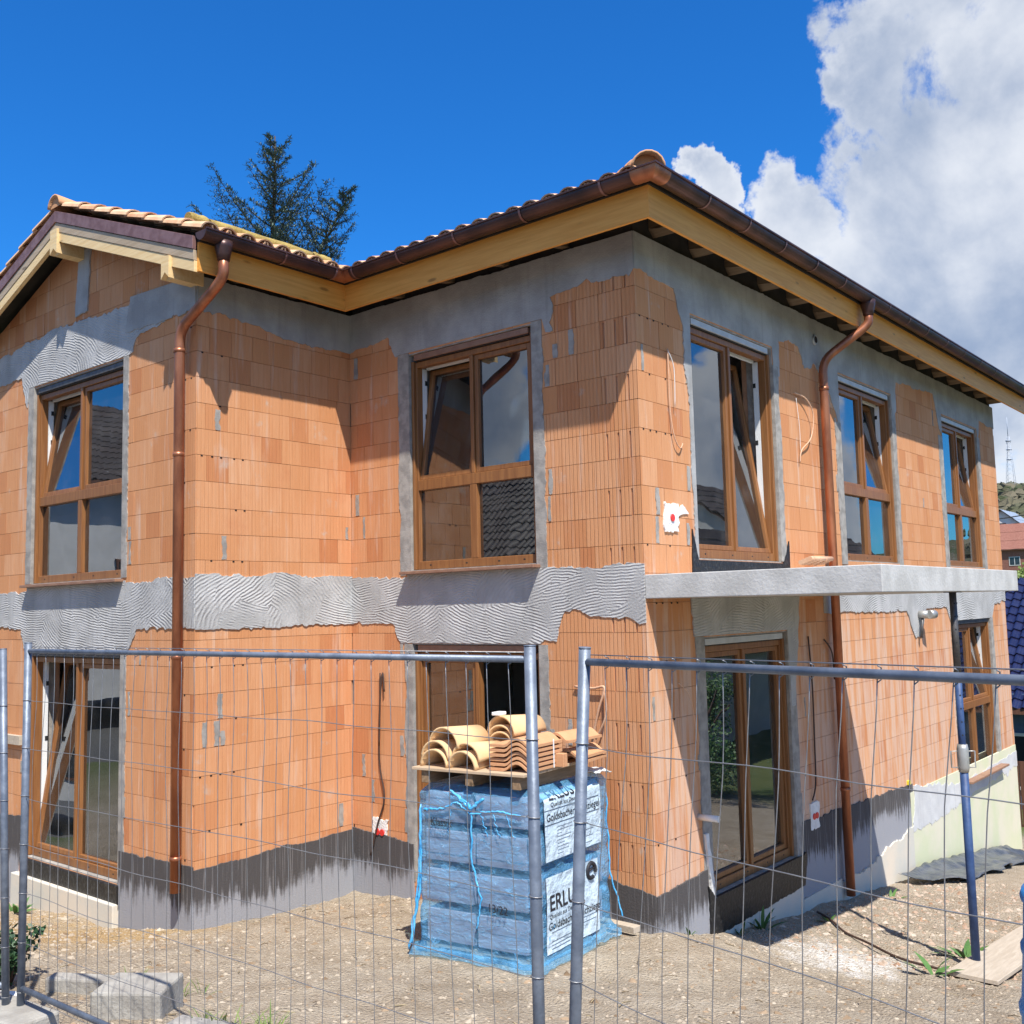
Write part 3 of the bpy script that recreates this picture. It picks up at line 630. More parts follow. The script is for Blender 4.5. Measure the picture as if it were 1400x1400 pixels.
# end cap and copper corner pieces, joints
def gring(cx, cy, d, r, wd, m):
    s = []
    for sgn in (-.5, .5):
        for a in np.linspace(0, math.pi, 13): s.append((d[0] * -r * math.cos(a) + (1 if d[1] else 0) * wd * sgn + cx, d[1] * -r * math.cos(a) + (1 if d[0] else 0) * wd * sgn + cy, GZ - r * math.sin(a)))
    mb.add(s, [(k, k + 1, k + 14, k + 13) for k in range(12)], m, True)
for y in (-1.35, -.72): gring(-A + GC, y, (1, 0), R + .007, .022, 3)
for x in (-2.95, -2.3, -1.55, -.75, .1): gring(x, -GC, (0, -1), R + .007, .022, 3)
for y in (.25, 1.0, 1.75, 2.5, 3.25, 4.6, 5.3, 6.0, 6.8, 7.6, 8.4, 9.2, 10.0, 10.8): gring(GC, y, (1, 0), R + .007, .022, 3)
cap = [(-A + GC - R * math.cos(a), -B - VO - .021, GZ - R * math.sin(a)) for a in np.linspace(0, math.pi, 13)]; mb.face(cap, 0)
for (cx, cy, sg) in ((-A + GC, -GC, 1), (GC, -GC, -1)):
    rr = R + .003
    for seg, dirv in (((cx, cy), 'x'), ((cx, cy), 'y')):
        pts = []
        for e in (0, .16):
            for a in np.linspace(0, math.pi, 13):
                q = -rr * math.cos(a)
                if dirv == 'x': px = cx + (e if sg == 1 else -e) + (q if e == 0 else 0); py = cy - q
                else: px = cx + q; py = cy + ((-e if sg == 1 else e) if e else -q)
                pts.append((px, py, GZ - rr * math.sin(a)))
        mb.add(pts, [(k, k + 1, k + 14, k + 13) for k in range(12)], 2, True)
mb.build('gutter', ['gutter', 'gutter', 'copper', 'flash'], HOUSE, recalc=False)
def drop(x0, y0, path, r=.05, bands=()):
    mb = MB(); mb.tube([(x0, y0, GZ - .045), (x0, y0, GZ - .10), (x0, y0, GZ - .165), (x0, y0, GZ - .22)], [.088, .082, .066, .056], 16, 1)
    mb.tube(path, r, 16, 0)
    for b in bands: mb.tube([(path[-1][0], path[-1][1], b - .02), (path[-1][0], path[-1][1], b + .02)], r + .006, 16, 0)
    for k in (0, -1): pass
    return mb.build('downpipe', ['copper', 'gutter'], HOUSE)
def bend(pts, n=5, f=.28):
    P = [Vector(p) for p in pts]; out = [P[0]]
    for i in range(1, len(P) - 1):
        a = P[i] + (P[i - 1] - P[i]).normalized() * f * min(.5, (P[i - 1] - P[i]).length); b = P[i] + (P[i + 1] - P[i]).normalized() * f * min(.5, (P[i + 1] - P[i]).length)
        for k in range(n + 1):
            t = k / n; out.append(a * (1 - t) ** 2 + P[i] * 2 * t * (1 - t) + b * t * t)
    out.append(P[-1]); return out
hx, hy = -A + GC, -2.0
drop(hx, hy, bend([(hx, hy, GZ - .15), (hx, hy, 2.56), (-3.84, -2.02, 2.20), (-3.845, -2.02, -3.02)]), .049, (1.0, -.9, -2.72, 2.0))
drop(GC, 4.08, bend([(GC, 4.08, GZ - .15), (GC, 4.08, 2.62), (.10, 3.80, 2.23), (.10, 3.80, -3.74)]), .049, (1.9, -2.6))
# ---- rafters, deck, tiles
def zroof(d): return ZF1 + .02 + SL * d       # height of the deck at distance d inside the fascia line
for y in np.arange(.35, LD, .72): mb = MB(); mb.hexa([(-.1, y - .04, 2.86), (EO - .032, y - .04, 2.77), (EO - .032, y + .04, 2.77), (-.1, y + .04, 2.78), (-.1, y - .04, 3.03), (EO - .032, y - .04, 2.86), (EO - .032, y + .04, 2.86), (-.1, y + .04, 3.03)]); mb.build('rafter', ['rafter'], HOUSE)
for x in np.arange(-2.9, -.1, .72): mb = MB(); mb.hexa([(x - .04, .1, 2.78), (x - .04, -EO + .032, 2.70), (x + .04, -EO + .032, 2.70), (x + .04, .1, 2.78), (x - .04, .1, 3.03), (x - .04, -EO + .032, 2.86), (x + .04, -EO + .032, 2.86), (x + .04, .1, 3.03)]); mb.build('rafter', ['rafter'], HOUSE)
for y in np.arange(-1.5, -.5, .72): mb = MB(); mb.hexa([(-A - .1, y - .04, 2.78), (-A + EO - .032, y - .04, 2.70), (-A + EO - .032, y + .04, 2.70), (-A - .1, y + .04, 2.78), (-A - .1, y - .04, 3.03), (-A + EO - .032, y - .04, 2.86), (-A + EO - .032, y + .04, 2.86), (-A - .1, y + .04, 3.03)]); mb.build('rafter', ['rafter'], HOUSE)
ROOF = None
xl, xr, yf, yb = WX0 - EO, EO, -EO, LD + EO
mb = MB(); zz = zroof
hw = (xr - xl) / 2; rz = zz(hw); xm = (xl + xr) / 2
e = ZF1 + .02; tn = .02
def deck(pts):
    mb.face(pts); mb.face([(x, y, z - tn) for x, y, z in pts][::-1])
deck([(xl, yf, e), (xr, yf, e), (xm, yf + hw, rz)]); deck([(xr, yf, e), (xr, yb, e), (xm, yb - hw, rz), (xm, yf + hw, rz)])
deck([(xr, yb, e), (xl, yb, e), (xm, yb - hw, rz)]); deck([(xl, yb, e), (xl, yf, e), (xm, yf + hw, rz), (xm, yb - hw, rz)])
wr = -A + EO; wz = zz(wr - RX); yv = -B - VO + .02
deck([(wr, yv, e), (wr, -EO + .01, e), (RX, -EO + .01 + (wr - RX), wz), (RX, yv, wz)]); deck([(2 * RX - wr, yv, e), (RX, yv, wz), (RX, -EO + (wr - RX), wz), (2 * RX - wr, -EO, e)])
ROOF = mb.build('roof', ['dark'], HOUSE, recalc=False)
rt = random.Random(5)
def tiles(org, along, up, nrm, ncol, nrow, keep, lift=.085, pitch=.205, expo=.345):
    mb = MB(); org = Vector(org); al = Vector(along); up = Vector(up); nm = Vector(nrm); ns = 7
    for r in range(nrow):
        for c in range(ncol):
            jit = rt.uniform(-.008, .008)
            for kind in (0, 1):
                cx = (c + (.5 if kind == 0 else 1.0)) * pitch; y0 = r * expo + jit; y1 = y0 + expo + .075
                if not keep(org + al * cx + up * (y0 + .15)): continue
                vs = []
                for (yy, ra, hh) in ((y0, .088, lift + .018), (y1, .072, lift)):
                    for th in (0, .014):
                        for k in range(ns + 1):
                            a = math.pi * k / ns; rr = ra - th
                            q = math.sin(a) * rr * .85
                            vs.append(org + al * (cx - math.cos(a) * rr * 1.12) + up * yy + nm * (hh + q if kind == 0 else hh + .05 - q * .8))
                w = ns + 1; f = []
                for k in range(ns):
                    f += [(k, k + 1, 2 * w + k + 1, 2 * w + k), (w + k + 1, w + k, 3 * w + k, 3 * w + k + 1), (k + 1, k, w + k, w + k + 1)]
                f += [(0, w, 3 * w, 2 * w), (ns + w, ns, 2 * w + ns, 3 * w + ns)]
                f = [tuple(x if x < 99 else x for x in q) for q in f]
                mb.add(vs, [tuple([(x) for x in q]) for q in f], 0, False)
    return mb.build('roof_tiles', ['tile'], ROOF, recalc=False)
ca, sa_ = 1 / math.hypot(1, SL), SL / math.hypot(1, SL)
tiles((-3.05, yf - .07, e - .02), (1, 0, 0), (0, ca, sa_), (0, -sa_, ca), 17, 7, lambda p: p.x < xr - (p.y - yf) and p.x > -3.2 + (p.y - yf) * .0, .07)
tiles((xr + .07, yf + .1, e - .02), (0, 1, 0), (-ca, 0, sa_), (sa_, 0, ca), 57, 7, lambda p: p.y > yf + (xr - p.x) and p.y < yb - (xr - p.x), .03)
tiles((wr + .07, yv - .05, e - .02), (0, 1, 0), (-ca, 0, sa_), (sa_, 0, ca), 17, 8, lambda p: p.x > RX and p.y < -EO + .1 + (wr - p.x))
tiles((2 * RX - wr - .07, yv - .05, e - .02), (0, 1, 0), (ca, 0, sa_), (-sa_, 0, ca), 10, 8, lambda p: p.x < RX)
def half_tile(mb, p0, p1, r0, r1, th=.016, up=(0, 0, 1), m=0, n=9, full=1.0):
    p0, p1 = Vector(p0), Vector(p1); d = (p1 - p0).normalized(); sd = d.cross(Vector(up)).normalized(); u = sd.cross(d)
    vs = []
    for p, r in ((p0, r0), (p1, r1)):
        for t in (0, th):
            for k in range(n + 1):
                a = math.pi * (.5 - full / 2 + full * k / n); vs.append(p + sd * math.cos(a) * (r - t) + u * math.sin(a) * (r - t))
    w = n + 1; f = []
    for k in range(n): f += [(k, k + 1, 2 * w + k + 1, 2 * w + k), (w + k + 1, w + k, 3 * w + k, 3 * w + k + 1), (k + 1, k, w + k, w + k + 1), (2 * w + k, 2 * w + k + 1, 3 * w + k + 1, 3 * w + k)]
    f += [(0, w, 3 * w, 2 * w), (n + w, n, 2 * w + n, 3 * w + n)]
    mb.add(vs, f, m, True)
mb = MB()
for k in range(11): half_tile(mb, (RX, yv - .06 + k * .36, wz + .07), (RX, yv + .36 + k * .36, wz + .055), .135, .12, .018)
mb.face([(RX + .115 * math.cos(a), yv - .03, wz + .07 + .115 * math.sin(a)) for a in np.linspace(0, math.pi, 10)], 0)
mb.build('ridge_tiles', ['tilered'], ROOF); mb = MB()
hd = Vector((-1, 1, SL)).normalized(); h0 = Vector((xr + .03, yf - .03, e + .10))
for k in range(15): half_tile(mb, h0 + hd * (k * .36), h0 + hd * (k * .36 + .43) , .145, .125, .018)
mb.face([tuple(h0 + hd * .06 + Vector((.7071, .7071, 0)) * .12 * math.cos(a) + Vector((0, 0, 1)) * .12 * math.sin(a)) for a in np.linspace(0, math.pi, 10)], 0)
mb.build('ridge_tiles', ['tilered'], ROOF)
# verge boards, flashing, purlins
def zb(x): return ZF0 + SL * ((wr - x) if x > RX else (x - (2 * RX - wr)))
def verge(h0, h1, y0, y1, mats, name):
    mb = MB()
    for xa, xb in ((wr - .03, RX), (RX, 2 * RX - wr)):
        mb.hexa([(xa, y0, zb(xa) + h0), (xb, y0, zb(xb) + h0), (xb, y1, zb(xb) + h0), (xa, y1, zb(xa) + h0), (xa, y0, zb(xa) + h1), (xb, y0, zb(xb) + h1), (xb, y1, zb(xb) + h1), (xa, y1, zb(xa) + h1)])
    return mb.build(name, mats, HOUSE, bevel=.003)
yy = -B - VO
verge(-.02, .085, yy, yy + .045, ['barge'], 'verge_board'); verge(.088, .185, yy - .006, yy + .03, ['weathered'], 'weathered_board'); verge(.19, .315, yy - .018, yy + .02, ['flash'], 'copper_flashing')
mb = MB(); z0 = zb(RX)
mb.prism([(RX - .075, z0 + .1), (RX - .075, z0 - .17), (RX, z0 - .11), (RX + .075, z0 - .17), (RX + .075, z0 + .1)], lambda u, n, z: (u, n, z), yy - .03, yy + .02)
mb.prism([(RX - .07, z0 + .1), (RX - .07, z0 - .17), (RX + .07, z0 - .17), (RX + .07, z0 + .1)], lambda u, n, z: (u, n, z), yy + .02, -B + .05); mb.build('purlin', ['barge'], HOUSE)
for px in (-A - .02, 2 * RX + A + .02):
    mb = MB(); z0 = zb(px)
    mb.prism([(px - .065, z0 + .06), (px - .065, z0 - .15), (px, z0 - .09), (px + .065, z0 - .15), (px + .065, z0 + .06)], lambda u, n, z: (u, n, z), yy - .03, yy + .02)
    mb.box(px - .06, px + .06, yy + .021, -B + .05, z0 - .15, z0 + .06); mb.build('purlin', ['barge'], HOUSE)
# ---- wires, sockets and stubs on the walls
def cable(w, pts, mat, r=.006, name='cable'):
    f = WF[w]; P = [Vector(f(*p)) for p in pts]; out = []
    for i in range(len(P) - 1):
        a, b = P[max(i - 1, 0)], P[min(i + 2, len(P) - 1)]
        for k in range(5):
            t = k / 5; p, q = P[i], P[i + 1]
            out.append(.5 * ((2 * p) + (q - a) * t + (2 * a - 5 * p + 4 * q - b) * t * t + (3 * p - a - 3 * q + b) * t ** 3))
    out.append(P[-1]); mb = MB(); mb.tube(out, r, 6); return mb.build(name, [mat], HOUSE)
cable(3, [(-3.19, .03, -1.35), (-3.22, .02, -1.16), (-3.25, .03, -1.4), (-3.285, .02, -2.05), (-3.21, .025, -2.42), (-3.31, .03, -2.70), (-3.40, .05, -3.02)], 'cable', .009)
cable(3, [(-3.26, .02, -1.16), (-3.255, .03, -1.5), (-3.28, .025, -1.9)], 'cable', .008)
for w, (u, z), two in ((3, (-3.29, -2.78), 1), (4, (3.166, -2.79), 1), (4, (.462, .242), 0)):
    mb = MB(); mb.prism(jag([(u - .12, z - .13, .03), (u + .11, z - .12, .03), (u + .12, z + .13, .02), (u - .11, z + .14, .02)], .02), WF[w], -.01, .016, 0)
    if not two: mb.prism(jag([(u + .08, z + .02, .015), (u + .3, z + .05, .02), (u + .2, z + .13, .02)], .02), WF[w], -.01, .012, 0)
    for d in ((-.035, .035) if two else (0,)):
        c = WF[w](u + d, .012, z); c2 = WF[w](u + d, .026, z); mb.tube([c, c2], .033, 14, 1)
    mb.build('socket', ['gypsum', 'red'], HOUSE)
cable(4, [(.485, .02, 1.77), (.47, .03, 1.5), (.49, .02, 1.2), (.53, .03, .97), (.62, .03, .88), (.69, .02, .93)], 'orange', .006)
cable(4, [(.485, .02, 1.76), (.55, .04, 1.6), (.56, .03, 1.25)], 'white', .004)
cable(4, [(3.17, .02, 1.77), (3.4, .05, 1.73), (3.55, .06, 1.57), (3.48, .05, 1.3), (3.26, .03, 1.14), (3.22, .02, 1.0)], 'orange', .007)
cable(4, [(3.2, .02, 1.72), (3.23, .03, 1.4), (3.25, .02, 1.13)], 'white', .003)
cable(4, [(3.2, .02, -.9), (3.22, .03, -1.4), (3.23, .02, -2.0), (3.18, .03, -2.45), (3.10, .02, -2.62)], 'cable', .009)
cable(4, [(3.62, .02, -.95), (3.75, .05, -1.1), (3.8, .04, -1.4)], 'cable', .008)
cable(4, [(.45, .02, -1.2), (.6, .05, -1.35), (.72, .03, -1.75)], 'orange', .004)
cable(3, [(-.75, .02, -1.22), (-.55, .03, -1.23), (-.42, .04, -1.22), (-.48, .05, -1.4), (-.55, .04, -1.62)], 'orange', .011)
cable(3, [(-.43, .03, -1.22), (-.40, .06, -1.45), (-.52, .05, -1.66)], 'orange', .009)
mb = MB(); q = WF[4]
for i in range(4): mb.tube([q(2.92, .1 + i * .035, -.11 + i * .012), q(3.5, .1 + i * .035, -.10 + i * .012)], .026, 10)
for i in range(4):
    for k in range(3): mb.tube([q(2.98 + k * .16, .1 + i * .035, -.11 + i * .012), q(3.0 + k * .16, .1 + i * .035, -.11 + i * .012)], .03, 10)
mb.build('conduit_bundle', ['orange'], HOUSE)
mb = MB(); mb.tube([q(6.87, 0, -.74), q(6.87, .14, -.74)], .055, 14); mb.tube([q(6.87, .14, -.74), q(7.0, .17, -.74)], .06, 14); mb.tube([q(6.87, .06, -.74), q(6.80, .05, -1.05)], .02, 8, 1); mb.build('pipe_stub', ['zinc', 'propgrey'], HOUSE)
mb = MB(); mb.tube([q(3.81, .0, 2.49), q(3.81, .03, 2.49)], .06, 14); mb.tube([q(3.81, .03, 2.49), q(3.81, .032, 2.49)], .04, 14, 1); mb.build('vent_pipe', ['zinc', 'hole'], HOUSE)
mb = MB(); mb.tube([q(.74, .0, -2.39), q(.74, .20, -2.39)], .028, 12); mb.build('pipe_stub', ['white'], HOUSE)
mb = MB(); mb.prism(jag([(.80, -2.55, .01), (.86, -2.55, .012), (.955, -3.2, .01), (.90, -3.22, .012)], .03), WF[4], -.01, .03); mb.build('sealant_strip', ['gypsum'], HOUSE)
mb = MB(); mb.wbox(4, 6.03, 6.11, .0, .03, -2.89, -2.84); mb.build('plastic_spacer', ['yellow'], HOUSE)
mb = MB(); mb.wbox(1, -7.62, -7.10, .0, .06, -1.93, -1.83); mb.build('timber_batten', ['plank'], HOUSE)
# ------------------------------------------------------------------ wrapped pallet of roof tiles
E1 = Vector((.988, .150, 0)).normalized(); E2 = Vector((-.075, .997, 0)).normalized(); UP = Vector((0, 0, 1))
PO = Vector((-1.02, -1.65, -3.14)); PW, PD, PT = .93, 1.06, 1.30      # front-left corner, size along E1/E2, height of the pack
def PP(a, b, c): return PO + E1 * a + E2 * b + UP * c
PAL = thing('tile_pallet', 'shrink-wrapped pallet of roof tiles under blue film in front of the door', 'tile pallet', PP(PW / 2, PD / 2, 0))
mb = MB()
for a in (.06, .46, .87): mb.obox(PP(a, PD / 2, .05), E1, E2, UP, .05, PD / 2, .045)
for b in (.06, .28, .5, .72, .94): mb.obox(PP(PW / 2, b, .108), E1, E2, UP, PW / 2, .05, .011)
mb.build('pallet_base', ['plankx'], PAL)
MAT['pack'] = mk('wrapped_tile', (.46, .31, .32), (.60, .45, .45), 6, .7, island=.8)
rp = random.Random(4)
for r in range(4):
    for s in range(2):
        mb = MB(); z0 = .125 + r * .292; a0, a1 = (.015, .455) if s == 0 else (.472, .915)
        nb = 34
        for k in range(nb):
            b0 = .02 + k * (PD - .04) / nb; j = rp.uniform(-.008, .008)
            mb.obox(PP((a0 + a1) / 2 + j, b0 + .012, z0 + .135), E1, E2, UP, (a1 - a0) / 2 - .006, .0105, .112)
        for k in range(4): mb.obox(PP((a0 + a1) / 2, .004 + rp.uniform(0, .008), z0 + .055 + k * .056), E1, E2, UP, (a1 - a0) / 2 - .012, .014, .0275)
        mb.build('tile_pack', ['pack'], PAL)
# film
def film_pt(s, h, off=0.0):
    # s runs round the pack 0..4 (front-left face, right face, back, left); h 0..1 up
    k = int(s) % 4; t = s - int(s)
    cs = [(0, 0), (PW, 0), (PW, PD), (0, PD)]; a0, b0 = cs[k]; a1, b1 = cs[(k + 1) % 4]
    a, b = a0 + (a1 - a0) * t, b0 + (b1 - b0) * t
    nrm = [(0, -1), (1, 0), (0, 1), (-1, 0)][k]
    z = h * PT
    edge = min(t, 1 - t)
    lay = abs(((z - .125) / .292) % 1 - .0); lay = min(lay, 1 - lay)
    bul = .004 + .022 * min(1, lay * 5) + .010 * mnoise.noise(Vector((s * 3 + h * 5, h * 17, 12))) + .012 * mnoise.noise(Vector((s * 5.5, h * 6, 2))) + .013 * abs(mnoise.noise(Vector((s * 7 + h * 9, h * 22, 5)))) + .006 * mnoise.noise(Vector((s * 34, h * 20, 8))) + .012 * max(0, mnoise.noise(Vector((s * 14 - h * 20, h * 9, 41)))) 
    fl = max(0, (.15 - h) / .15) ** 1.6 * (.075 + .05 * mnoise.noise(Vector((s * 6, 0, 3))))
    bul += fl
    ca_, cb_ = a - PW / 2, b - PD / 2
    x = a + nrm[0] * bul; y = b + nrm[1] * bul
    if edge < .06:
        q = (1 - edge / .06); sg = Vector((ca_, cb_)).normalized(); x += sg.x * .012 * q + sg.x * fl * .7 * q; y += sg.y * .012 * q + sg.y * fl * .7 * q
    if h > .93: q = (h - .93) / .07; x -= (ca_) * .10 * q * q; y -= (cb_) * .10 * q * q
    return PP(x, y, z + off)
mb = MB(); ns_, nh = 192, 70
vs = []
for j in range(nh + 1):
    for i in range(ns_):
        s = 4 * i / ns_; h = j / nh; p = film_pt(s, h)
        if j == 0: p.z += .035 + .045 * mnoise.noise(Vector((s * 9, 1, 1))) + .03 * mnoise.noise(Vector((s * 31, 1, 4)))
        if j <= 3: p.z = max(p.z, g1(p.x, p.y) + .02 + .02 * j)
        vs.append(p)
fs = [(j * ns_ + i, j * ns_ + (i + 1) % ns_, (j + 1) * ns_ + (i + 1) % ns_, (j + 1) * ns_ + i) for j in range(nh) for i in range(ns_)]
mb.add(vs, fs, 0, True)
top = [film_pt(4 * i / ns_, 1.0) for i in range(ns_)]; cen = PP(PW / 2, PD / 2, PT + .0)
i0 = len(mb.v); mb.v.extend([tuple(p) for p in top]); mb.v.append(tuple(cen))
for i in range(ns_): mb.f.append((i0 + i, i0 + (i + 1) % ns_, i0 + ns_)); mb.m.append(0); mb.sm.append(True)
m, t = nt('blue_film'); v = coords(t)
nn = noise(t, N(t, 'Mapping', ins={'Vector': v, 'Scale': (2.2, 2.2, 5)}).outputs[0], 3.2, 6, .65, .8)
p = N(t, 'BsdfPrincipled', ins={'Base Color': (.20, .56, .92, 1), 'Roughness': .18, 'Specular IOR Level': .6})
b = N(t, 'Bump', ins={'Strength': 1.0, 'Distance': .05, 'Height': nn}); t.links.new(b.outputs[0], p.inputs['Normal'])
tr = N(t, 'BsdfTransparent', ins={'Color': (.74, .90, 1.0, 1)})
lw = N(t, 'LayerWeight', ins={'Blend': .35}); fac = M(t, 'ADD', M(t, 'ADD', .22, M(t, 'MULTIPLY', lw.outputs[1], .35)), M(t, 'MULTIPLY', ramp(t, nn, .5, .72), .28))
mx = N(t, 'MixShader', ins={0: fac, 1: tr.outputs[0], 2: p.outputs[0]}); oo = N(t, 'OutputMaterial'); t.links.new(mx.outputs[0], oo.inputs[0]); MAT['film'] = m
MAT['fold'] = mk('gathered_film', (.05, .36, .68), (.14, .50, .82), 9, .3, bs=30, bd=.01, spec=.6)
FILM = mb.build('film', ['film'], PAL, recalc=False)
def PF(a, b, c): return PP(a * PW, b * PD / 1.02, c * PT / 1.27)
def rib(pts, w, seed):     # a gathered strand of film: a flat, wavering ribbon
    P = [Vector(q) for q in pts]; out = []; n = 14
    for i in range(len(P) - 1):
        for k in range(n): out.append(P[i].lerp(P[i + 1], k / n) + E1 * .020 * mnoise.noise(Vector((seed, (i * n + k) * .30, 0))) + UP * .012 * mnoise.noise(Vector((seed + 50, (i * n + k) * .45, 0))) - E2 * .004 * (k % 2))
    out.append(P[-1]); w *= .55; mb = MB(); mb.tube(out, [w * (.55 + .5 * abs(mnoise.noise(Vector((seed + 3, i * .3, 0)))) + .25) * (.4 if i in (0, len(out) - 1) else 1) for i in range(len(out))], 6); mb.build('film_fold', ['fold'], FILM)
rib([PF(.0, -.03, 1.12), PF(-.02, -.03, .5), PF(-.10, -.08, .07)], .022, 1); rib([PF(.0, -.025, 1.1), PF(-.03, -.03, .6), PF(-.08, -.06, .1)], .016, 9)
rib([PF(.50, -.035, 1.10), PF(.50, -.04, .75), PF(.58, -.04, .5), PF(.54, -.04, .28)], .014, 2); rib([PF(.36, -.032, 1.16), PF(.50, -.04, 1.08), PF(.72, -.03, 1.12), PF(.97, -.03, 1.10)], .014, 3)
rib([PF(.02, -.03, 1.08), PF(.22, -.03, 1.10), PF(.36, -.035, 1.16)], .016, 13)
rib([PF(.35, -.02, 1.21), PF(.5, -.045, 1.12), PF(.62, -.03, 1.2)], .026, 14); rib([PF(.28, -.02, 1.24), PF(.48, -.04, 1.15), PF(.5, -.04, 1.1)], .02, 15)
for k, (x0, x1) in enumerate(((.58, .65), (.7, .76), (.82, .9), (.3, .27))): rib([PF(x0, -.03, 1.11), PF((x0 + x1) / 2, -.034, 1.02), PF(x1, -.03, .93)], .006, 20 + k)
rib([PF(1.03, -.02, 1.05), PF(1.035, -.02, .5), PF(1.06, -.05, .06)], .012, 4); rib([PF(1.02, 1.03, 1.1), PF(1.035, 1.03, .5), PF(1.12, 1.08, .14)], .014, 5)
for k in range(0): rib([PF(.02, -.032, .125 + k * .285), PF(.5, -.035, .12 + k * .285), PF(.97, -.032, .12 + k * .285)], .005, 30 + k)
# printed labels on the right-hand face
MAT['paper'] = mk('label_paper', (.48, .60, .69), (.58, .69, .77), 4, .45, bs=12, bd=.03)
MAT['ink'] = mk('black_ink', (.02, .02, .025), (.03, .03, .035), 4, .6)
def face_r(b, z, off):
    bul = .036 + .010 * mnoise.noise(Vector((b * 3, z * 3, 6))) + .003 * mnoise.noise(Vector((b * 9, z * 9, 2)))
    top = max(0, z - PT * .93); return PP(PW + bul - top * .9, b, z - top * .1) + E1 * off
def face_f(a, z, off): return PP(a, -.042 - .006 * mnoise.noise(Vector((a * 3, z * 3, 1))) - off, z)
def label(b0, b1, z0, z1, tilt=.0):
    q = MB(); nb, nz = 18, 22; vs = []
    for j in range(nz + 1):
        for i in range(nb + 1):
            b = b0 + (b1 - b0) * i / nb; z = z0 + (z1 - z0) * j / nz + tilt * (b - b0)
            vs.append(face_r(b, min(z, PT * .995), .006))
    n = len(vs); vs2 = [v + E1 * .0025 for v in vs]; w = nb + 1
    f = [(j * w + i, j * w + i + 1, (j + 1) * w + i + 1, (j + 1) * w + i) for j in range(nz) for i in range(nb)]
    q.add(vs2, f, 0, True); q.add(vs, [tuple(reversed(k)) for k in f], 0, True)
    return q.build('paper_label', ['paper'], PAL, recalc=False)
def letter(txt, b, z, size, parent, facefn, off, name='lettering', slant=0.0, wide=1.0, bold=0.0):
    cu = bpy.data.curves.new(name, 'FONT'); cu.body = txt; cu.size = size; cu.extrude = 0; cu.offset = bold; cu.resolution_u = 3
    ob = bpy.data.objects.new(name, cu); COL.objects.link(ob); dg = bpy.context.evaluated_depsgraph_get()
    me = bpy.data.meshes.new_from_object(ob.evaluated_get(dg)); bpy.data.objects.remove(ob); 
    bm = bmesh.new(); bm.from_mesh(me)
    bmesh.ops.triangulate(bm, faces=bm.faces); 
    for vtx in bm.verts: vtx.co = facefn(b + vtx.co.x * wide, z + vtx.co.y + slant * vtx.co.x, off)
    bm.to_mesh(me); bm.free(); me.materials.clear(); me.materials.append(MAT['ink']); me.name = name
    o = bpy.data.objects.new(name, me); COL.objects.link(o); o.parent = parent; o.matrix_parent_inverse = WM(parent).inverted(); return o
def strokes(pts, parent, facefn, off, w=.006, name='print_mark'):
    q = MB()
    for (b0, z0, b1, z1) in pts:
        p = [facefn(b0 + (b1 - b0) * k / 5, z0 + (z1 - z0) * k / 5, off) for k in range(6)]
        q.tube(p, w, 5)
    return q.build(name, ['ink'], parent)
L1 = label(.14, .93, .77, 1.26, .0); L2 = label(.14, .86, .12, .66, .0)
F = face_r; of = .0095 + .0015
letter('ERLUS', .20, 1.205, .105, L1, F, of, wide=1.25, bold=.002); letter('Qualität aus Deutschland', .22, 1.155, .046, L1, F, of, wide=1.05)
letter('Goldsbacher Dachziegel', .16, 1.055, .078, L1, F, of, wide=.98, bold=.0006)
strokes([(.14, 1.135, .9, 1.135), (.14, 1.03, .9, 1.03)], L1, F, of, .0018)
rl = random.Random(2)
st = []
for k in range(9):
    z = 1.0 - k * .024; st += [(.30, z, .30 + rl.uniform(.05, .22), z)]
    if k in (1, 4, 6, 8): st += [(.70, z, .70 + rl.uniform(.06, .14), z)]
strokes(st, L1, F, of, .0011)
q = MB()
for b, z in ((.62, .99), (.56, .935), (.61, .935), (.66, .935), (.64, .885), (.64, .83)):
    q.tube([F(b, z, of), F(b, z, of + .001)], .014, 10)
q.build('print_symbol', ['ink'], L1)
letter('ERLUS', .17, .42, .155, L2, F, of, wide=1.0, bold=.003)
q = MB(); ring = [F(.76 + .055 * math.cos(a), .585 + .055 * math.sin(a), of) for a in np.linspace(-.4, 5.2, 24)]; q.tube(ring, .017, 6); q.tube([F(.715, .585, of), F(.80, .60, of)], .010, 6); q.build('round_emblem', ['ink'], L2)
letter('Qualität aus Deutschland', .17, .365, .046, L2, F, of, wide=1.05); letter('Goldsbacher Dachziegel', .16, .285, .078, L2, F, of, wide=.95, bold=.0006)
strokes([(.2, .265, .82, .265), (.2, .2, .5, .2), (.2, .175, .55, .175), (.2, .15, .45, .15), (.6, .23, .8, .23)], L2, F, of, .0013)
letter('3 3 8', .46, .205, .05, L2, F, of, bold=.001)
letter('Klassik', .10, 1.0, .088, FILM, face_f, .008, 'handwriting', .0, .8, .0006); letter('13/22', .60, .43, .085, FILM, face_f, .008, 'handwriting', -.06, .9, .0006)
# crumpled white sheet on the far top corner
q = MB(); n = 9; vs = []
for j in range(n):
    for i in range(n):
        a, b = .80 + .22 * i / (n - 1), .80 + .25 * j / (n - 1); vs.append(PP(a, b, PT + .03 + .035 * mnoise.noise(Vector((a * 14, b * 14, 0))) - .25 * max(0, b - .97) - .2 * max(0, a - .97)))
q.add(vs, [(j * n + i, j * n + i + 1, (j + 1) * n + i + 1, (j + 1) * n + i) for j in range(n - 1) for i in range(n - 1)], 0, True); so = q.build('cover_scrap', ['gypsum'], PAL, recalc=False)
md = so.modifiers.new('t', 'SOLIDIFY'); md.thickness = .006
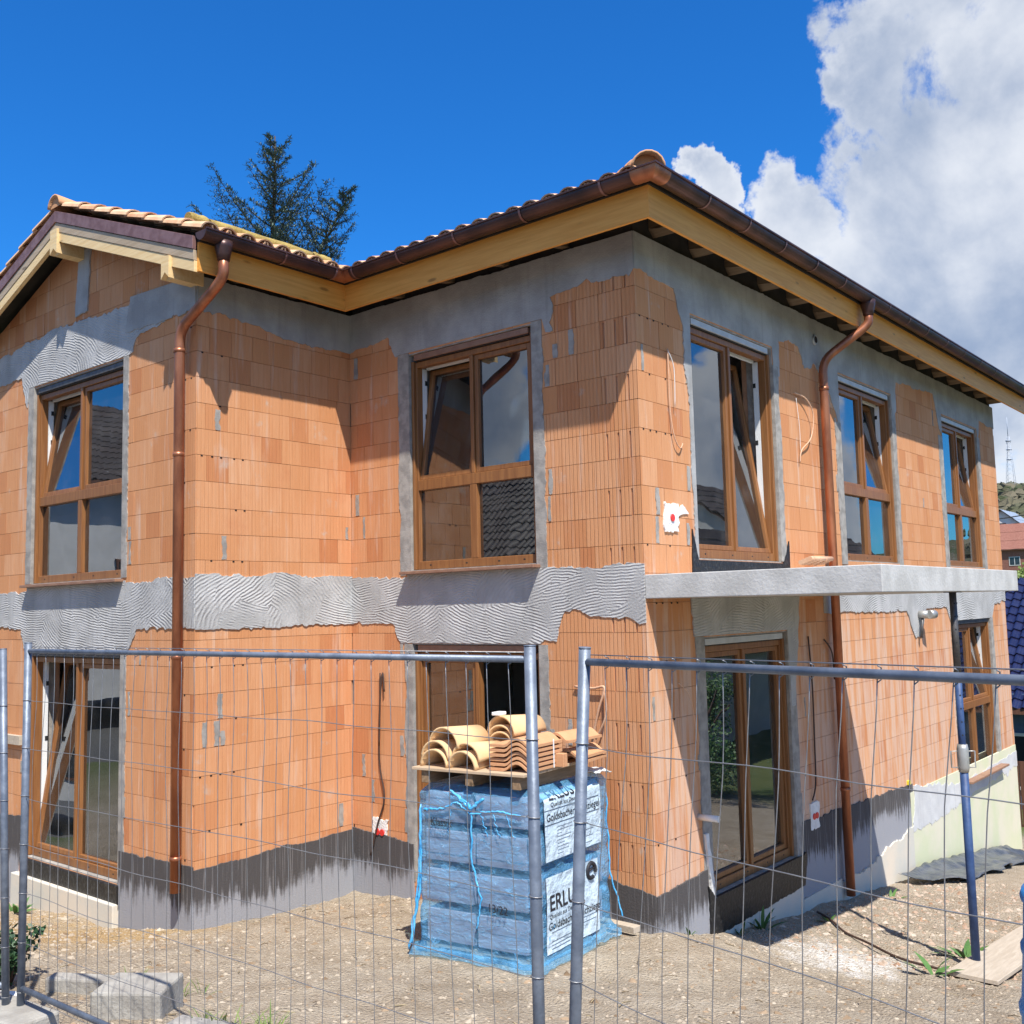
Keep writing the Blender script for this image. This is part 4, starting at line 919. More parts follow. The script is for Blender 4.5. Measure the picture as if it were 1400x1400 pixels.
# ---- wooden pallet on top, and the loose tiles on it
DZ = PT + .105
def DP(a, b, c=0.0): return PP(a, b, DZ + c)
MAT['dkwood'] = wood_mat('damp_wood', (.20, .13, .075), (.30, .20, .12), 'y', .8, .2)
DK = thing('wooden_pallet', 'weathered timber pallet board lying on the blue wrapped pack', 'pallet', DP(.46, .5, -.12))
mb = MB()
for i in range(6): mb.obox(DP(.45, .0 + i * .155, .012), E1, E2, UP, .50, .074, .011)
mb.build('deck_board', ['plankx'], DK, bevel=.003)
for a in (.06, .46, .87):
    mb = MB(); mb.obox(DP(a, .40, -.047), E1, E2, UP, .034, .455, .046); mb.build('bearer', ['dkwood'], DK, bevel=.004)
GT = 'roof tiles stacked on the pallet board'
def barrel(label, a, b, c, ln=.40, r0=.135, r1=.105, turn=0.0, tip=0.0):
    mb = MB(); d = (E2 * math.cos(turn) + E1 * math.sin(turn)); p0 = DP(a, b, c); half_tile(mb, p0, p0 + d * ln + UP * tip, r0, r1, .017, m=0, n=14)
    o = mb.build('ridge_tile', ['tilepale']); setup(o, p0); tag(o, label, 'roof tile', GT); return o
barrel('bottom ridge tile at the far left end of the board', .12, -.03, .025)
barrel('ridge tile nested on the bottom left one, middle of three', .12, -.015, .085, r0=.138)
barrel('topmost ridge tile on the left pile, bridging both arches', .19, .0, .17, r0=.155, r1=.13, turn=.06)
barrel('bottom ridge tile beside the flat tiles, second arch from left', .385, -.04, .025)
barrel('ridge tile nested on the second arch from left', .40, -.01, .082, r0=.137)
barrel('lowest ridge tile of the raised rear pile', .44, .38, .13, r0=.13)
barrel('middle ridge tile of the raised rear pile', .445, .37, .18, r0=.132)
barrel('topmost ridge tile of all, with a white scrap beside it', .46, .36, .235, r0=.15, r1=.125, turn=.12)
mb = MB(); mb.obox(DP(.42, .40, .395), E1, E2, UP, .035, .05, .014); o = mb.build('white_scrap', ['white'], bevel=.006); setup(o, DP(.42, .4, .38)); tag(o, 'small white scrap lying on the topmost ridge tile', 'scrap')
def flat(label, a, b, c, k, w=.36, ln=.42, turn=0.0):
    mb = MB(); n = 14; e1 = (E1 * math.cos(turn) + E2 * math.sin(turn)); e2 = (E2 * math.cos(turn) - E1 * math.sin(turn)); vs = []
    for z in (0, .02):
        for s in (0, ln):
            for i in range(n + 1):
                u = i / n * w; hh = .055 * max(0, math.sin(math.pi * (u - .40 * w) / (.52 * w))) if .40 * w < u < .92 * w else 0
                vs.append(DP(a, b, c + z + hh) + e1 * u + e2 * s)
    m = n + 1; f = []
    for i in range(n): f += [(i, i + 1, m + i + 1, m + i), (2 * m + i + 1, 2 * m + i, 3 * m + i, 3 * m + i + 1), (i + 1, i, 2 * m + i, 2 * m + i + 1), (m + i, m + i + 1, 3 * m + i + 1, 3 * m + i)]
    f += [(0, m, 3 * m, 2 * m), (m + n, n, 2 * m + n, 3 * m + n)]
    mb.add(vs, f, 0, False); o = mb.build('flat_tile', ['tilered']); setup(o, DP(a, b, c)); tag(o, label, 'roof tile', GT); return o
nm = ['bottom', 'second', 'third', 'fourth', 'fifth']
for k in range(5): flat('%s interlocking tile counted up the banded stack' % nm[k] if k else 'bottom interlocking tile of the banded stack', .60 + .004 * (k % 2), .0 + .006 * (k % 3), .026 + k * .034, k)
flat('top tile of the banded stack, dark streak along its edge', .60, .01, .026 + 5 * .034, 5)
flat('lone interlocking tile on the rear right corner of the board', .72, .50, .026, 0, turn=.1); flat('tile lying askew above the banded stack towards the wall', .66, .46, .19, 0, turn=-.1); 
flat('upper of two tiles at the rear right corner of the board', .71, .49, .060, 0, turn=.05)
mb = MB(); mb.obox(DP(.93, .34, .075), E1, E2, UP, .10, .014, .05); mb.obox(DP(.93, .37, .075), E1, E2, UP, .10, .013, .05); o = mb.build('upright_tile', ['tilered'], bevel=.004); setup(o, DP(.93, .34, .025)); tag(o, 'brown tile standing on edge behind the banded stack', 'roof tile', GT)
mb = MB(); s0 = .30
for b in (s0,): mb.obox(DP(.965, b, .13), E1, E2, UP, .002, .006, .105); mb.obox(DP(.78, b, .288), E1, E2, UP, .0, .0, .0)
o = mb.build('strap', ['white']); setup(o, DP(.965, s0, .13)); tag(o, 'thin pale strap round the banded tile stack', 'strap')
# ------------------------------------------------------------------ site fence
FG = 'mesh panels of the site fence'
def fence(label, p0, p1, z0=-2.67, h=2.02, lean=(0, 0), seed=1, xs=None):
    p0, p1 = Vector((p0[0], p0[1], z0)), Vector((p1[0], p1[1], z0)); d = (p1 - p0); ln = d.length; d.normalize(); nrm = Vector((-d.y, d.x, 0))
    up = (Vector((0, 0, 1)) + d * lean[0] + nrm * lean[1]).normalized()
    T = thing('mesh_fence', label, 'fence', p0, FG)
    at = lambda s, t, o=0.0: p0 + d * s + up * t + nrm * o
    for s in (0, ln): mb = MB(); mb.tube([at(s, 0), at(s, h)], .0205, 14); mb.tube([at(s, h), at(s, h + .004)], .0215, 14); mb.build('post', ['galv'], T)
    for t, r in ((h - .045, .0125), (.16, .0155)):
        mb = MB(); mb.tube([at(.015, t), at(ln - .015, t)], r, 12); mb.build('rail', ['galv'], T)
    r = random.Random(seed); mb = MB(); n = max(2, int(round(ln / .1)))
    for i in range(1, n):
        s = i * ln / n; ph = r.random() * 99; pts = []
        for k in range(19):
            t = .13 + (h - .165) * k / 18; a = min(1, k / 3, (18 - k) / 3)
            pts.append(at(s + .02 * a * mnoise.noise(Vector((ph, t * 1.6, s * .6))) + .03 * a * mnoise.noise(Vector((0, t * .9, s * .9))), t, .03 * a * mnoise.noise(Vector((s * .8, t * 1.1, 7)))))
        mb.tube(pts, .0016, 5); mb.tube([at(s, h - .066, 0), at(s, h - .060, .016), at(s, h - .03, .016), at(s, h - .024, 0)], .0019, 5)
    for k in range(7):
        t = h - .32 - k * .262
        if t < .1: continue
        pts = [at(ln * i / 40, t + .018 * mnoise.noise(Vector((i * .17, t * 3, seed))), .03 * mnoise.noise(Vector((ln * i / 40 * .8, t * 1.1, 7))) if 0 < i < 40 else 0) for i in range(41)]
        mb.tube(pts, .0018, 5)
        for s in (0, ln): mb.tube([at(s, t + q * .0015, 0) + (nrm * math.cos(q) + d * math.sin(q)) * .0225 for q in np.linspace(0, 6.2, 12)], .002, 5)
    mb.tube([at(.0, h - .022, .012), at(ln, h - .022, .012)], .0019, 5)
    mb.build('wire_mesh', ['wire'], T); return T
fence('wide mesh fence panel crossing in front of the recessed corner and tile pallet', (-1.16, -4.63), (2.393, -4.537), -2.68, 2.03, (0, 0), 3)
fence('mesh fence panel in front of the balcony with its near post leaning', (2.435, -4.465), (5.86, -5.25), -2.69, 2.04, (.085, .0), 8)
fence('mesh fence panel at the left edge of the photo with only one leaning post visible', (-4.58, -4.92), (-1.235, -4.675), -2.68, 2.0, (-.060, .0), 5)
def block(name, label, cat, c, hx, hy, hz, rot, mat, chips=.006, group=None):
    mb = MB(); a = Vector((math.cos(rot), math.sin(rot), 0)); b = Vector((-a.y, a.x, 0)); mb.obox((0, 0, hz), a, b, UP, hx, hy, hz)
    o = mb.build(name, [mat], bevel=.015); o.location = (c[0], c[1], c[2]); tag(o, label, cat, group); return o
MAT['foot'] = mk('fence_foot_concrete', (.27, .25, .22), (.36, .34, .30), 7, .9, bs=50, bd=.006)
block('concrete_foot', 'flat concrete foot under the two posts at the left', 'fence foot', (-1.25, -4.70, g1(-1.25, -4.7) - .0), .36, .13, .07, .1, 'foot', group='feet of the site fence')
block('concrete_foot', 'flat concrete foot under the two middle fence posts before the pallet', 'fence foot', (2.47, -4.5, g1(2.47, -4.5) - .02), .36, .12, .07, .0, 'foot', group='feet of the site fence')
block('stone_block', 'pale square stone block lying behind the left fence foot', 'stone block', (-1.05, -4.0, g1(-1.05, -4.0) - .08), .21, .17, .13, .62, 'foot')
block('kerb_stone', 'grey kerb stone leading away behind the pale block', 'kerb stone', (-1.75, -3.80, g1(-1.75, -3.80) - .10), .42, .06, .09, .5, 'foot')
block('paving_slab', 'small grey-brown paving slab in the bottom left corner', 'paving slab', (-.42, -4.08, g1(-.42, -4.08) - .02), .2, .2, .03, .3, 'mortar')
o = block('white_sheet', 'scrap of white paper on the left fence foot', 'paper', (-1.44, -4.60, g1(-1.44, -4.6) + .14), .09, .06, .003, .5, 'gypsum')
# ---- steel prop under the balcony
PB = Vector((1.85, 2.14, g1(1.85, 2.14)))
PR = thing('steel_prop', 'slim blue telescopic steel prop holding up the balcony slab', 'steel prop', PB)
mb = MB(); mb.tube([PB + UP * .012, PB + UP * 1.72], .036, 16); mb.build('outer_tube', ['blueprop'], PR)
zt = -.467 - PB.z
mb = MB(); mb.tube([PB + UP * 1.6, PB + UP * 2.52], .0305, 16, 2); mb.tube([PB + UP * 2.52, PB + UP * (zt - .008)], .0305, 16, 0)
for k in range(11): q = PB + UP * (1.98 + k * .115); mb.tube([q - Vector((-.0305, .0, 0)), q - Vector((-.0308, -.0, 0)) + Vector((.0004, -.0003, 0))], .0075, 8, 1)
for k in range(11): q = PB + UP * (1.98 + k * .115) + Vector((.55, -.83, 0)).normalized() * .0300; mb.tube([q, q + Vector((.55, -.83, 0)).normalized() * .001], .0075, 8, 1)
mb.build('inner_tube', ['propgrey', 'black', 'blueprop'], PR)
mb = MB(); mb.tube([PB + UP * 1.66, PB + UP * 1.70, PB + UP * 1.86, PB + UP * 1.90], [.041, .049, .049, .042], 16); mb.build('collar', ['zinc'], PR)
sd = Vector((.83, .55, 0)).normalized()
for sg in (-1, 1):
    mb = MB(); mb.tube([PB + UP * 1.84 + sd * sg * .04, PB + UP * 1.84 + sd * sg * .10, PB + UP * 1.70 + sd * sg * .10, PB + UP * 1.70 + sd * sg * .04], .007, 6); mb.build('handle', ['zinc'], PR)
mb = MB(); mb.obox(PB + UP * .006, (1, 0, 0), (0, 1, 0), UP, .06, .06, .006); mb.build('base_plate', ['blueprop'], PR)
mb = MB(); mb.obox(PB + UP * (zt - .004), (1, 0, 0), (0, 1, 0), UP, .06, .06, .004); mb.build('head_plate', ['propgrey'], PR)
def lay_board(name, label, cat, a, b, w, th, mat):
    a = Vector((a[0], a[1], g1(*a) + .01)); b = Vector((b[0], b[1], g1(*b) + .01)); d = (b - a); L = d.length; d.normalize(); sd = d.cross(UP).normalized(); n = sd.cross(d)
    mb = MB(); mb.obox((a + b) / 2 + n * th / 2, sd, d, n, w / 2, L / 2, th / 2); o = mb.build(name, [mat], bevel=.004); setup(o, a); tag(o, label, cat); return o
lay_board('timber_plank', 'wide pale timber plank lying on the ground by the steel prop', 'plank', (1.96, 1.62), (2.02, 4.0), .40, .035, 'plank')
lay_board('timber_offcut', 'short pale timber offcut at the foot of the main corner', 'offcut', (-.52, -.14), (-.06, -.20), .09, .05, 'plank')
lay_board('timber_lath', 'short lath half buried in the front left soil', 'lath', (-1.9, -3.3), (-1.5, -3.55), .05, .02, 'plank')
# black foil along the wall
mb = MB(); nx_, ny_ = 60, 16; vs = []
for i in range(nx_ + 1):
    for j in range(ny_ + 1):
        y = 5.3 + 4.8 * i / nx_; x = .04 + (.62 + .15 * mnoise.noise(Vector((y * 2, 0, 4)))) * min(1, i / 8) * j / ny_ + .05
        vs.append((x, y, g1(x, y) + .05 + .05 * mnoise.noise(Vector((x * 3, y * 2, 1))) + .03 * mnoise.noise(Vector((x * 9, y * 6, 3))) + .10 * max(0, 1 - x * 3)))
mb.add(vs, [(i * (ny_ + 1) + j, (i + 1) * (ny_ + 1) + j, (i + 1) * (ny_ + 1) + j + 1, i * (ny_ + 1) + j + 1) for i in range(nx_) for j in range(ny_)], 0, True)
MAT['foil'] = mk('black_foil', (.05, .06, .075), (.10, .11, .13), 6, .28, bs=14, bd=.02, spec=.6)
o = mb.build('plastic_foil', ['foil'], recalc=False); md = o.modifiers.new('t', 'SOLIDIFY'); md.thickness = .004; setup(o, (.5, 6, -4)); tag(o, 'crumpled black plastic foil along the foot of the long wall', 'plastic foil')
# cable lying on the soil
pts = []
for k in range(30):
    t = k / 29; x = .15 + 1.5 * t + .04 * math.sin(t * 9); y = 2.75 - 1.0 * t - .12 * math.sin(t * 3.1) + .04 * math.sin(t * 13 + 1); pts.append((x, y, g1(x, y) + .018))
mb = MB(); mb.tube(pts, .011, 7); o = mb.build('ground_cable', ['cable']); setup(o, pts[0]); tag(o, 'dark cable lying on the soil beside the lime patch', 'cable')
# blue barrel at the right edge
bx, by = 3.428, -1.484; bz = g1(bx, by)
BIN = thing('blue_barrel', 'bright blue plastic barrel beside the timber plank, in front of the steel prop', 'barrel', (bx, by, bz))
MAT['bluebin'] = mk('blue_plastic', (.02, .19, .50), (.035, .24, .56), 6, .38, bs=80)
def lathe(prof, name):
    mb = MB(); vs = [(bx + r * math.cos(6.2832 * k / 32), by + r * math.sin(6.2832 * k / 32), bz + z) for r, z in prof for k in range(32)]
    mb.add(vs, [(i * 32 + k, i * 32 + (k + 1) % 32, (i + 1) * 32 + (k + 1) % 32, (i + 1) * 32 + k) for i in range(len(prof) - 1) for k in range(32)], 0, True)
    return mb.build(name, ['bluebin'], BIN)
lathe([(.26, 0), (.305, .03), (.303, .28), (.312, .30), (.312, .33), (.298, .35), (.278, .58), (.286, .60), (.286, .63), (.272, .65), (.258, .86)], 'body')
lathe([(.27, .85), (.275, .87), (.262, .91), (.18, .92), (.0001, .90)], 'lid')
# roll lying on the wing's tiles
MAT['roll'] = mk('ochre_roll', (.27, .19, .05), (.40, .30, .09), 7, .85, bs=50, bd=.01)
rx = -3.62; rz_ = ZF1 + .02 + SL * (wr - rx) + .20
for lab, y0, y1, r in (('long ochre-green roll lying on the wing tiles along its eave', -1.86, -.62, .062), ('short end piece of ochre roll nearest the roof valley', -.595, -.36, .060), ('frayed short ochre piece at the gable end of the long roll', -2.08, -1.885, .066)):
    mb = MB(); mb.tube([(rx, y0 + (y1 - y0) * k / 8, rz_ + .006 * math.sin(k * 1.7 + y0)) for k in range(9)], [r * (1 + .04 * math.sin(k * 2.1)) for k in range(9)], 14); o = mb.build('ochre_roll', ['roll']); setup(o, (rx, y0, rz_)); tag(o, lab, 'roll')
# ------------------------------------------------------------------ plants
MAT['leaf'] = mk('weed_leaf', (.045, .12, .03), (.10, .20, .05), 20, .5, island=.6, bs=40)
MAT['grass'] = mk('grass_blade', (.08, .15, .03), (.20, .24, .07), 20, .6, island=.8, bs=40)
MAT['ever'] = mk('evergreen_leaf', (.018, .05, .022), (.05, .11, .04), 20, .5, island=.7, bs=40)
def blades(mb, x, y, n, ln, wd, spread, r, droop=.5):
    for i in range(n):
        a = r.uniform(0, 6.283); L = ln * r.uniform(.6, 1.15); el = r.uniform(.5, 1.4) if spread < .5 else r.uniform(.15, 1.1)
        d = Vector((math.cos(a), math.sin(a), 0)); s = Vector((-d.y, d.x, 0)); b = Vector((x, y, g1(x, y) - .01)) + d * r.uniform(0, .03) * spread * 4
        pts = []
        for k in range(5):
            t = k / 4; p = b + d * L * t * math.cos(el) * (.6 + .4 * t) + UP * (L * math.sin(el) * (t - droop * .55 * t * t)); w = wd * math.sin(math.pi * (.12 + .86 * t)) ; pts += [p - s * w, p + s * w + UP * w * .2]
        mb.add(pts, [(2 * k, 2 * k + 1, 2 * k + 3, 2 * k + 2) for k in range(4)], 0, True)
rg = random.Random(9)
def weed(label, x, y, n, ln, wd, mat='leaf', group='weeds sprouting from the soil', spread=.6, droop=.5):
    mb = MB(); blades(mb, x, y, n, ln, wd, spread, rg, droop); o = mb.build('weed' if mat == 'leaf' else 'grass_tuft', [mat], recalc=False); setup(o, (x, y, g1(x, y))); tag(o, label, 'weed' if mat == 'leaf' else 'grass tuft', group)
weed('broad-leaved weed just behind the foot of the steel prop', 1.68, 2.42, 9, .30, .028)
weed('long-leaved weed in front of the foot of the steel prop', 1.66, 1.60, 7, .34, .03)
weed('upright weed against the pale board below the balcony door wall', .12, 1.62, 12, .28, .018, spread=.3)
weed('small weed at the green board, left of the upright one', .07, 1.30, 7, .15, .014, spread=.3)
weed('tiny weed at the plinth of the main corner', .06, .42, 6, .13, .012, spread=.3)
weed('low weed at the foot of the long downpipe', .35, 4.3, 8, .16, .016)
weed('bright green weed by the cream board under the gable door', -6.45, -2.25, 16, .20, .025)
weed('low weed beside the long wall under the downpipe elbow', .35, 2.6, 8, .12, .014)
for k, (lab, x, y, n, ln) in enumerate((('grass tuft right of the pale stone block', -.42, -3.85, 40, .17), ('larger grass tuft at the bottom edge right of the block', -.12, -3.75, 60, .20), ('sparse grass tuft between kerb stone and soil', -1.25, -3.55, 40, .16), ('yellowish grass along the kerb stone', -1.75, -3.62, 46, .18), ('grass tuft by the end of the timber plank', 2.42, 2.25, 50, .16), ('dry grass tuft beside the plank nearest the bin', 2.5, 1.75, 40, .17))):
    mb = MB()
    for q in range(n // 6): blades(mb, x + rg.uniform(-.14, .14), y + rg.uniform(-.1, .1), 6, ln, .004, .3, rg)
    o = mb.build('grass_tuft', ['grass'], recalc=False); setup(o, (x, y, g1(x, y))); tag(o, lab, 'grass tuft', 'grass tufts on the site')
def shrub(name, label, cat, x, y, r, h, n, mat, leaf=.05, seed=1, group=None):
    T = thing(name, label, cat, (x, y, g1(x, y)), group); z = g1(x, y); q = random.Random(seed); st = MB(); mb = MB()
    for k in range(9):
        a = q.random() * 6.28; st.tube([(x, y, z - .05), (x + .3 * r * math.cos(a), y + .3 * r * math.sin(a), z + h * .4), (x + .7 * r * math.cos(a), y + .7 * r * math.sin(a), z + h * q.uniform(.6, .95))], [.02 * h, .014 * h, .006 * h], 6)
    cl = [(Vector((q.gauss(0, .45) * r, q.gauss(0, .45) * r, h * q.uniform(.12, .95))), q.uniform(.2, .42) * r) for _ in range(26)]
    for i in range(n):
        c, rr = q.choice(cl); p = c + Vector((q.gauss(0, 1), q.gauss(0, 1), q.gauss(0, .9))).normalized() * rr * q.random() ** .4 + Vector((x, y, z)); p.z = max(p.z, z + .02)
        d = Vector((q.gauss(0, 1), q.gauss(0, 1), q.gauss(0, .8))).normalized(); s = d.orthogonal().normalized(); L = leaf * q.uniform(.6, 1.3)
        mb.add([p, p + d * L * .5 + s * L * .28, p + d * L, p + d * L * .5 - s * L * .28], [(0, 1, 2, 3)], 0, True)
    st.build('stem', ['cable'], T); mb.build('foliage', [mat], T, recalc=False); return T
shrub('evergreen_bush', 'dark green bush behind the fence posts at the lower left', 'bush', -2.36, -4.16, .22, .30, 1000, 'ever', .05, 3)
shrub('hedge_bush', 'tall green bush standing off to the right of the house', 'bush', 7.4, 13.4, 1.6, 3.0, 9000, 'leaf', .10, 5)
shrub('hedge_bush', 'second green bush farther right of the house', 'bush', 10.2, 15.2, 1.5, 2.4, 6000, 'leaf', .10, 6)
# ------------------------------------------------------------------ cedar behind the wing
MAT['needle'] = mk('blue_needles', (.055, .090, .070), (.15, .205, .150), 3, .7, island=.75, bs=40)
MAT['bark'] = mk('grey_bark', (.06, .045, .035), (.10, .08, .06), 8, .9, bs=25, bd=.02)
def conifer(label, base, tops, seed, name='cedar_tree'):
    q = random.Random(seed); T = thing(name, label, 'conifer', base); tr = MB(); lm = MB(); nd = MB(); base = Vector(base)
    for tp, start, r0, lenf in tops:
        tp = Vector(tp); s0 = base.lerp(tp, start) if start else base
        if start: s0 = Vector(tops[0][0]).lerp(base, 1 - start)
        P = [s0 + (tp - s0) * (k / 10) + Vector((.05 * math.sin(k), .05 * math.cos(k * 1.3), 0)) * (k < 10) for k in range(11)]
        (tr if not start else lm).tube(P, [r0 * (1 - .93 * k / 10) for k in range(11)], 8)
        H = (tp - s0).length; nb = int(H * 9)
        for i in range(nb):
            t = .25 + .74 * (i / nb); p = s0.lerp(tp, t); rem = H * (1 - t)
            a = i * 2.4 + q.uniform(-.4, .4); L = min(2.6, (.22 + rem * .62) * q.choice((.45, .8, 1.0, 1.15))) * lenf
            el = q.uniform(.45, .95); d = Vector((math.cos(a), math.sin(a), 0)); pts = []
            n = max(4, int(L / .16))
            for k in range(n + 1):
                s = k / n; pts.append(p + d * L * s * math.cos(el) + UP * L * (s * math.sin(el) * .55 + .30 * s * s))
            lm.tube(pts, [.022 * (1 - .85 * k / n) for k in range(n + 1)], 4, cap=False)
            sd = Vector((-d.y, d.x, 0))
            for k in range(1, n + 1):
                w = L * .25 * math.sin(math.pi * min(1, .25 + .70 * k / n)) + .06
                for sg in (-1, 1):
                    for rep in range(2):
                        tw = w * q.uniform(.5, 1.1); dd = (d * q.uniform(.5, .9) + sd * sg * q.uniform(.35, 1) + UP * q.uniform(-.15, .4)).normalized()
                        b = pts[k].lerp(pts[k - 1], q.random()); m_ = max(2, int(tw / .075))
                        lm.tube([b, b + dd * tw], [.006, .002], 3, cap=False)
                        for j in range(m_ + 1):
                            c = b + dd * tw * (j / m_)
                            for e in range(3):
                                nv = (dd * .5 + Vector((q.gauss(0, .8), q.gauss(0, .8), q.gauss(0, .6) + .35))).normalized(); s2 = nv.cross(UP)
                                s2 = s2.normalized() if s2.length > .01 else sd; ln = q.uniform(.055, .115)
                                nd.add([c, c + nv * ln * .5 + s2 * .011, c + nv * ln, c + nv * ln * .5 - s2 * .011], [(0, 1, 2, 3)])
    tr.build('trunk', ['bark'], T); lm.build('limbs', ['bark'], T); nd.build('crown', ['needle'], T, recalc=False)
tz = g1(-14.6, 6.9)
conifer('spiky blue-green cedar whose twin tips rise behind the wing roof', (-14.9, 6.87, tz), [((-14.25, 6.95, 10.75), 0, .22, 1.0), ((-13.0, 8.15, 9.45), .62, .09, .8)], 12)
# ------------------------------------------------------------------ neighbours
MAT['bluetile'] = mk('blue_glazed_tile', (.010, .011, .040), (.02, .023, .065), 6, .16, island=.5, spec=.9, bs=20)
MAT['greytile'] = mk('dark_roof_tile', (.055, .045, .042), (.10, .08, .072), 5, .6, island=.6, bs=20)
MAT['redroof'] = mk('red_roof', (.22, .085, .06), (.27, .12, .085), 6, .8, bs=20)
MAT['bluegrey'] = mk('bluegrey_roof', (.20, .25, .33), (.26, .31, .38), 6, .6, bs=20)
MAT['render'] = mk('white_render', (.62, .61, .58), (.70, .69, .66), 2, .9, bs=60)
MAT['cream'] = mk('cream_render', (.60, .54, .45), (.66, .60, .50), 2, .9, bs=60)
MAT['bluewall'] = mk('blue_shingle', (.07, .12, .20), (.10, .16, .26), 12, .6, island=.4)
MAT['darkglass'] = mk('dark_pane', (.02, .025, .03), (.03, .035, .04), 2, .08, spec=.8)
MAT['brownwood'] = wood_mat('brown_wood', (.12, .055, .035), (.17, .08, .05), 'z')
def wavy_roof(mb, a, b, c, d, nu, nv, amp, m=0):
    # a,b = eave ends, c,d = ridge ends above b and a; rows of curved tiles with a step at each course
    a, b, c, d = map(Vector, (a, b, c, d)); nrm = (b - a).cross(d - a).normalized()
    if nrm.z < 0: nrm = -nrm
    vs = []; S_ = 8
    for j in range(nv):
        for jj in (0, 1):
            t = (j + jj) / nv; lift = .035 if jj == 0 else 0.0
            for i in range(nu * S_ + 1):
                u = i / (nu * S_); p = (a.lerp(b, u)).lerp(d.lerp(c, u), t); ph = (i % S_) / S_ * 6.283
                vs.append(p + nrm * (lift + amp * (math.sin(ph) + .35 * math.sin(2 * ph))))
    w = nu * S_ + 1
    for j in range(nv):
        o = len(mb.v); row = vs[2 * j * w:(2 * j + 2) * w]
        mb.add(row, [(i, i + 1, w + i + 1, w + i) for i in range(w - 1)], m, True)
        if j: mb.add(vs[(2 * j - 1) * w:2 * j * w] + vs[2 * j * w:(2 * j + 1) * w], [(i, i + 1, w + i + 1, w + i) for i in range(w - 1)], m, False)
def gable_house(label, x0, x1, y0, y1, zg, ze, zr, wallm, roofm, along='x', tiles_=True, wins=(), name='neighbour_house', over=.45, cols=40, rows=14, group=None):
    T = thing(name, label, 'house', ((x0 + x1) / 2, (y0 + y1) / 2, zg), group)
    mb = MB(); mb.box(x0, x1, y0, y1, zg, ze)
    if along == 'x':
        ym = (y0 + y1) / 2
        for x in (x0, x1): mb.prism([(y0, ze), (y1, ze), (ym, zr - .12)], lambda u, n, z: (n, u, z), x - .0 if x == x0 else x - .2, x + .2 if x == x0 else x)
        E = [((x0 - over, y0 - over), (x1 + over, y0 - over), (x1 + over, ym), (x0 - over, ym)), ((x1 + over, y1 + over), (x0 - over, y1 + over), (x0 - over, ym), (x1 + over, ym))]
    else:
        xm_ = (x0 + x1) / 2
        for y in (y0, y1): mb.prism([(x0, ze), (x1, ze), (xm_, zr - .12)], lambda u, n, z: (u, n, z), y if y == y0 else y - .2, y + .2 if y == y0 else y)
        E = [((x1 + over, y0 - over), (x1 + over, y1 + over), (xm_, y1 + over), (xm_, y0 - over)), ((x0 - over, y1 + over), (x0 - over, y0 - over), (xm_, y0 - over), (xm_, y1 + over))]
    mb.build('wall', [wallm], T)
    mb = MB(); half = ((y1 - y0) if along == 'x' else (x1 - x0)) / 2; zl = ze - over * (zr - ze) / half
    for a, b, c, d in E:
        wavy_roof(mb, (*a, zl), (*b, zl), (*c, zr), (*d, zr), cols if tiles_ else 6, rows if tiles_ else 3, .03 if tiles_ else .02)
        mb.face([(*a, zl - .12), (*b, zl - .12), (*c, zr - .12), (*d, zr - .12)], 1); mb.face([(*a, zl - .12), (*b, zl - .12), (*b, zl + .02), (*a, zl + .02)], 1)
    mb.build('roof', [roofm, 'brownwood'], T, recalc=False)
    for (face, u, z, w, h) in wins:
        q = MB(); p = MB()
        def bx(m, u0, u1, n0, n1, z0, z1):
            if face == 's': m.box(u0, u1, y0 - n1, y0 - n0, z0, z1)
            elif face == 'n': m.box(u0, u1, y1 + n0, y1 + n1, z0, z1)
            elif face == 'e': m.box(x1 + n0, x1 + n1, u0, u1, z0, z1)
            else: m.box(x0 - n1, x0 - n0, u0, u1, z0, z1)
        bx(q, u - w / 2, u - w / 2 + .07, -.02, .05, z, z + h); bx(q, u + w / 2 - .07, u + w / 2, -.02, .05, z, z + h); bx(q, u - w / 2 + .07, u + w / 2 - .07, -.02, .05, z, z + .07); bx(q, u - w / 2 + .07, u + w / 2 - .07, -.02, .05, z + h - .07, z + h); bx(q, u - .03, u + .03, -.02, .045, z + .07, z + h - .07)
        bx(p, u - w / 2 + .07, u + w / 2 - .07, -.02, .02, z + .07, z + h - .07)
        wo = q.build('window', ['render' if wallm != 'render' else 'brownwood'], T); p.build('pane', ['darkglass'], wo)
    return T
gable_house('house with a steep dark blue glazed tile roof beyond the long wall', -7.5, 4.5, 18.6, 26.6, -5.8, -2.8, -.05, 'bluewall', 'bluetile', 'x', True, (('s', 1.5, -5.0, 1.2, 1.3), ('s', -2, -5.0, 1.2, 1.3)), cols=58, rows=16)
fz = g1(-1.2, 15.8)
FN = thing('timber_fence', 'brown timber fence between the long wall and the blue-roofed house', 'fence', (-1, 15.6, fz))
mb = MB()
for i in range(40): mb.box(-4 + i * .15, -4 + i * .15 + .135, 15.6, 15.625, fz - .4, fz + 1.35)
mb.build('boards', ['brownwood'], FN)
for x in (-4, -2, 0, 2): mb = MB(); mb.box(x - .05, x + .05, 15.63, 15.73, fz - .5, fz + 1.4); mb.build('post', ['brownwood'], FN)
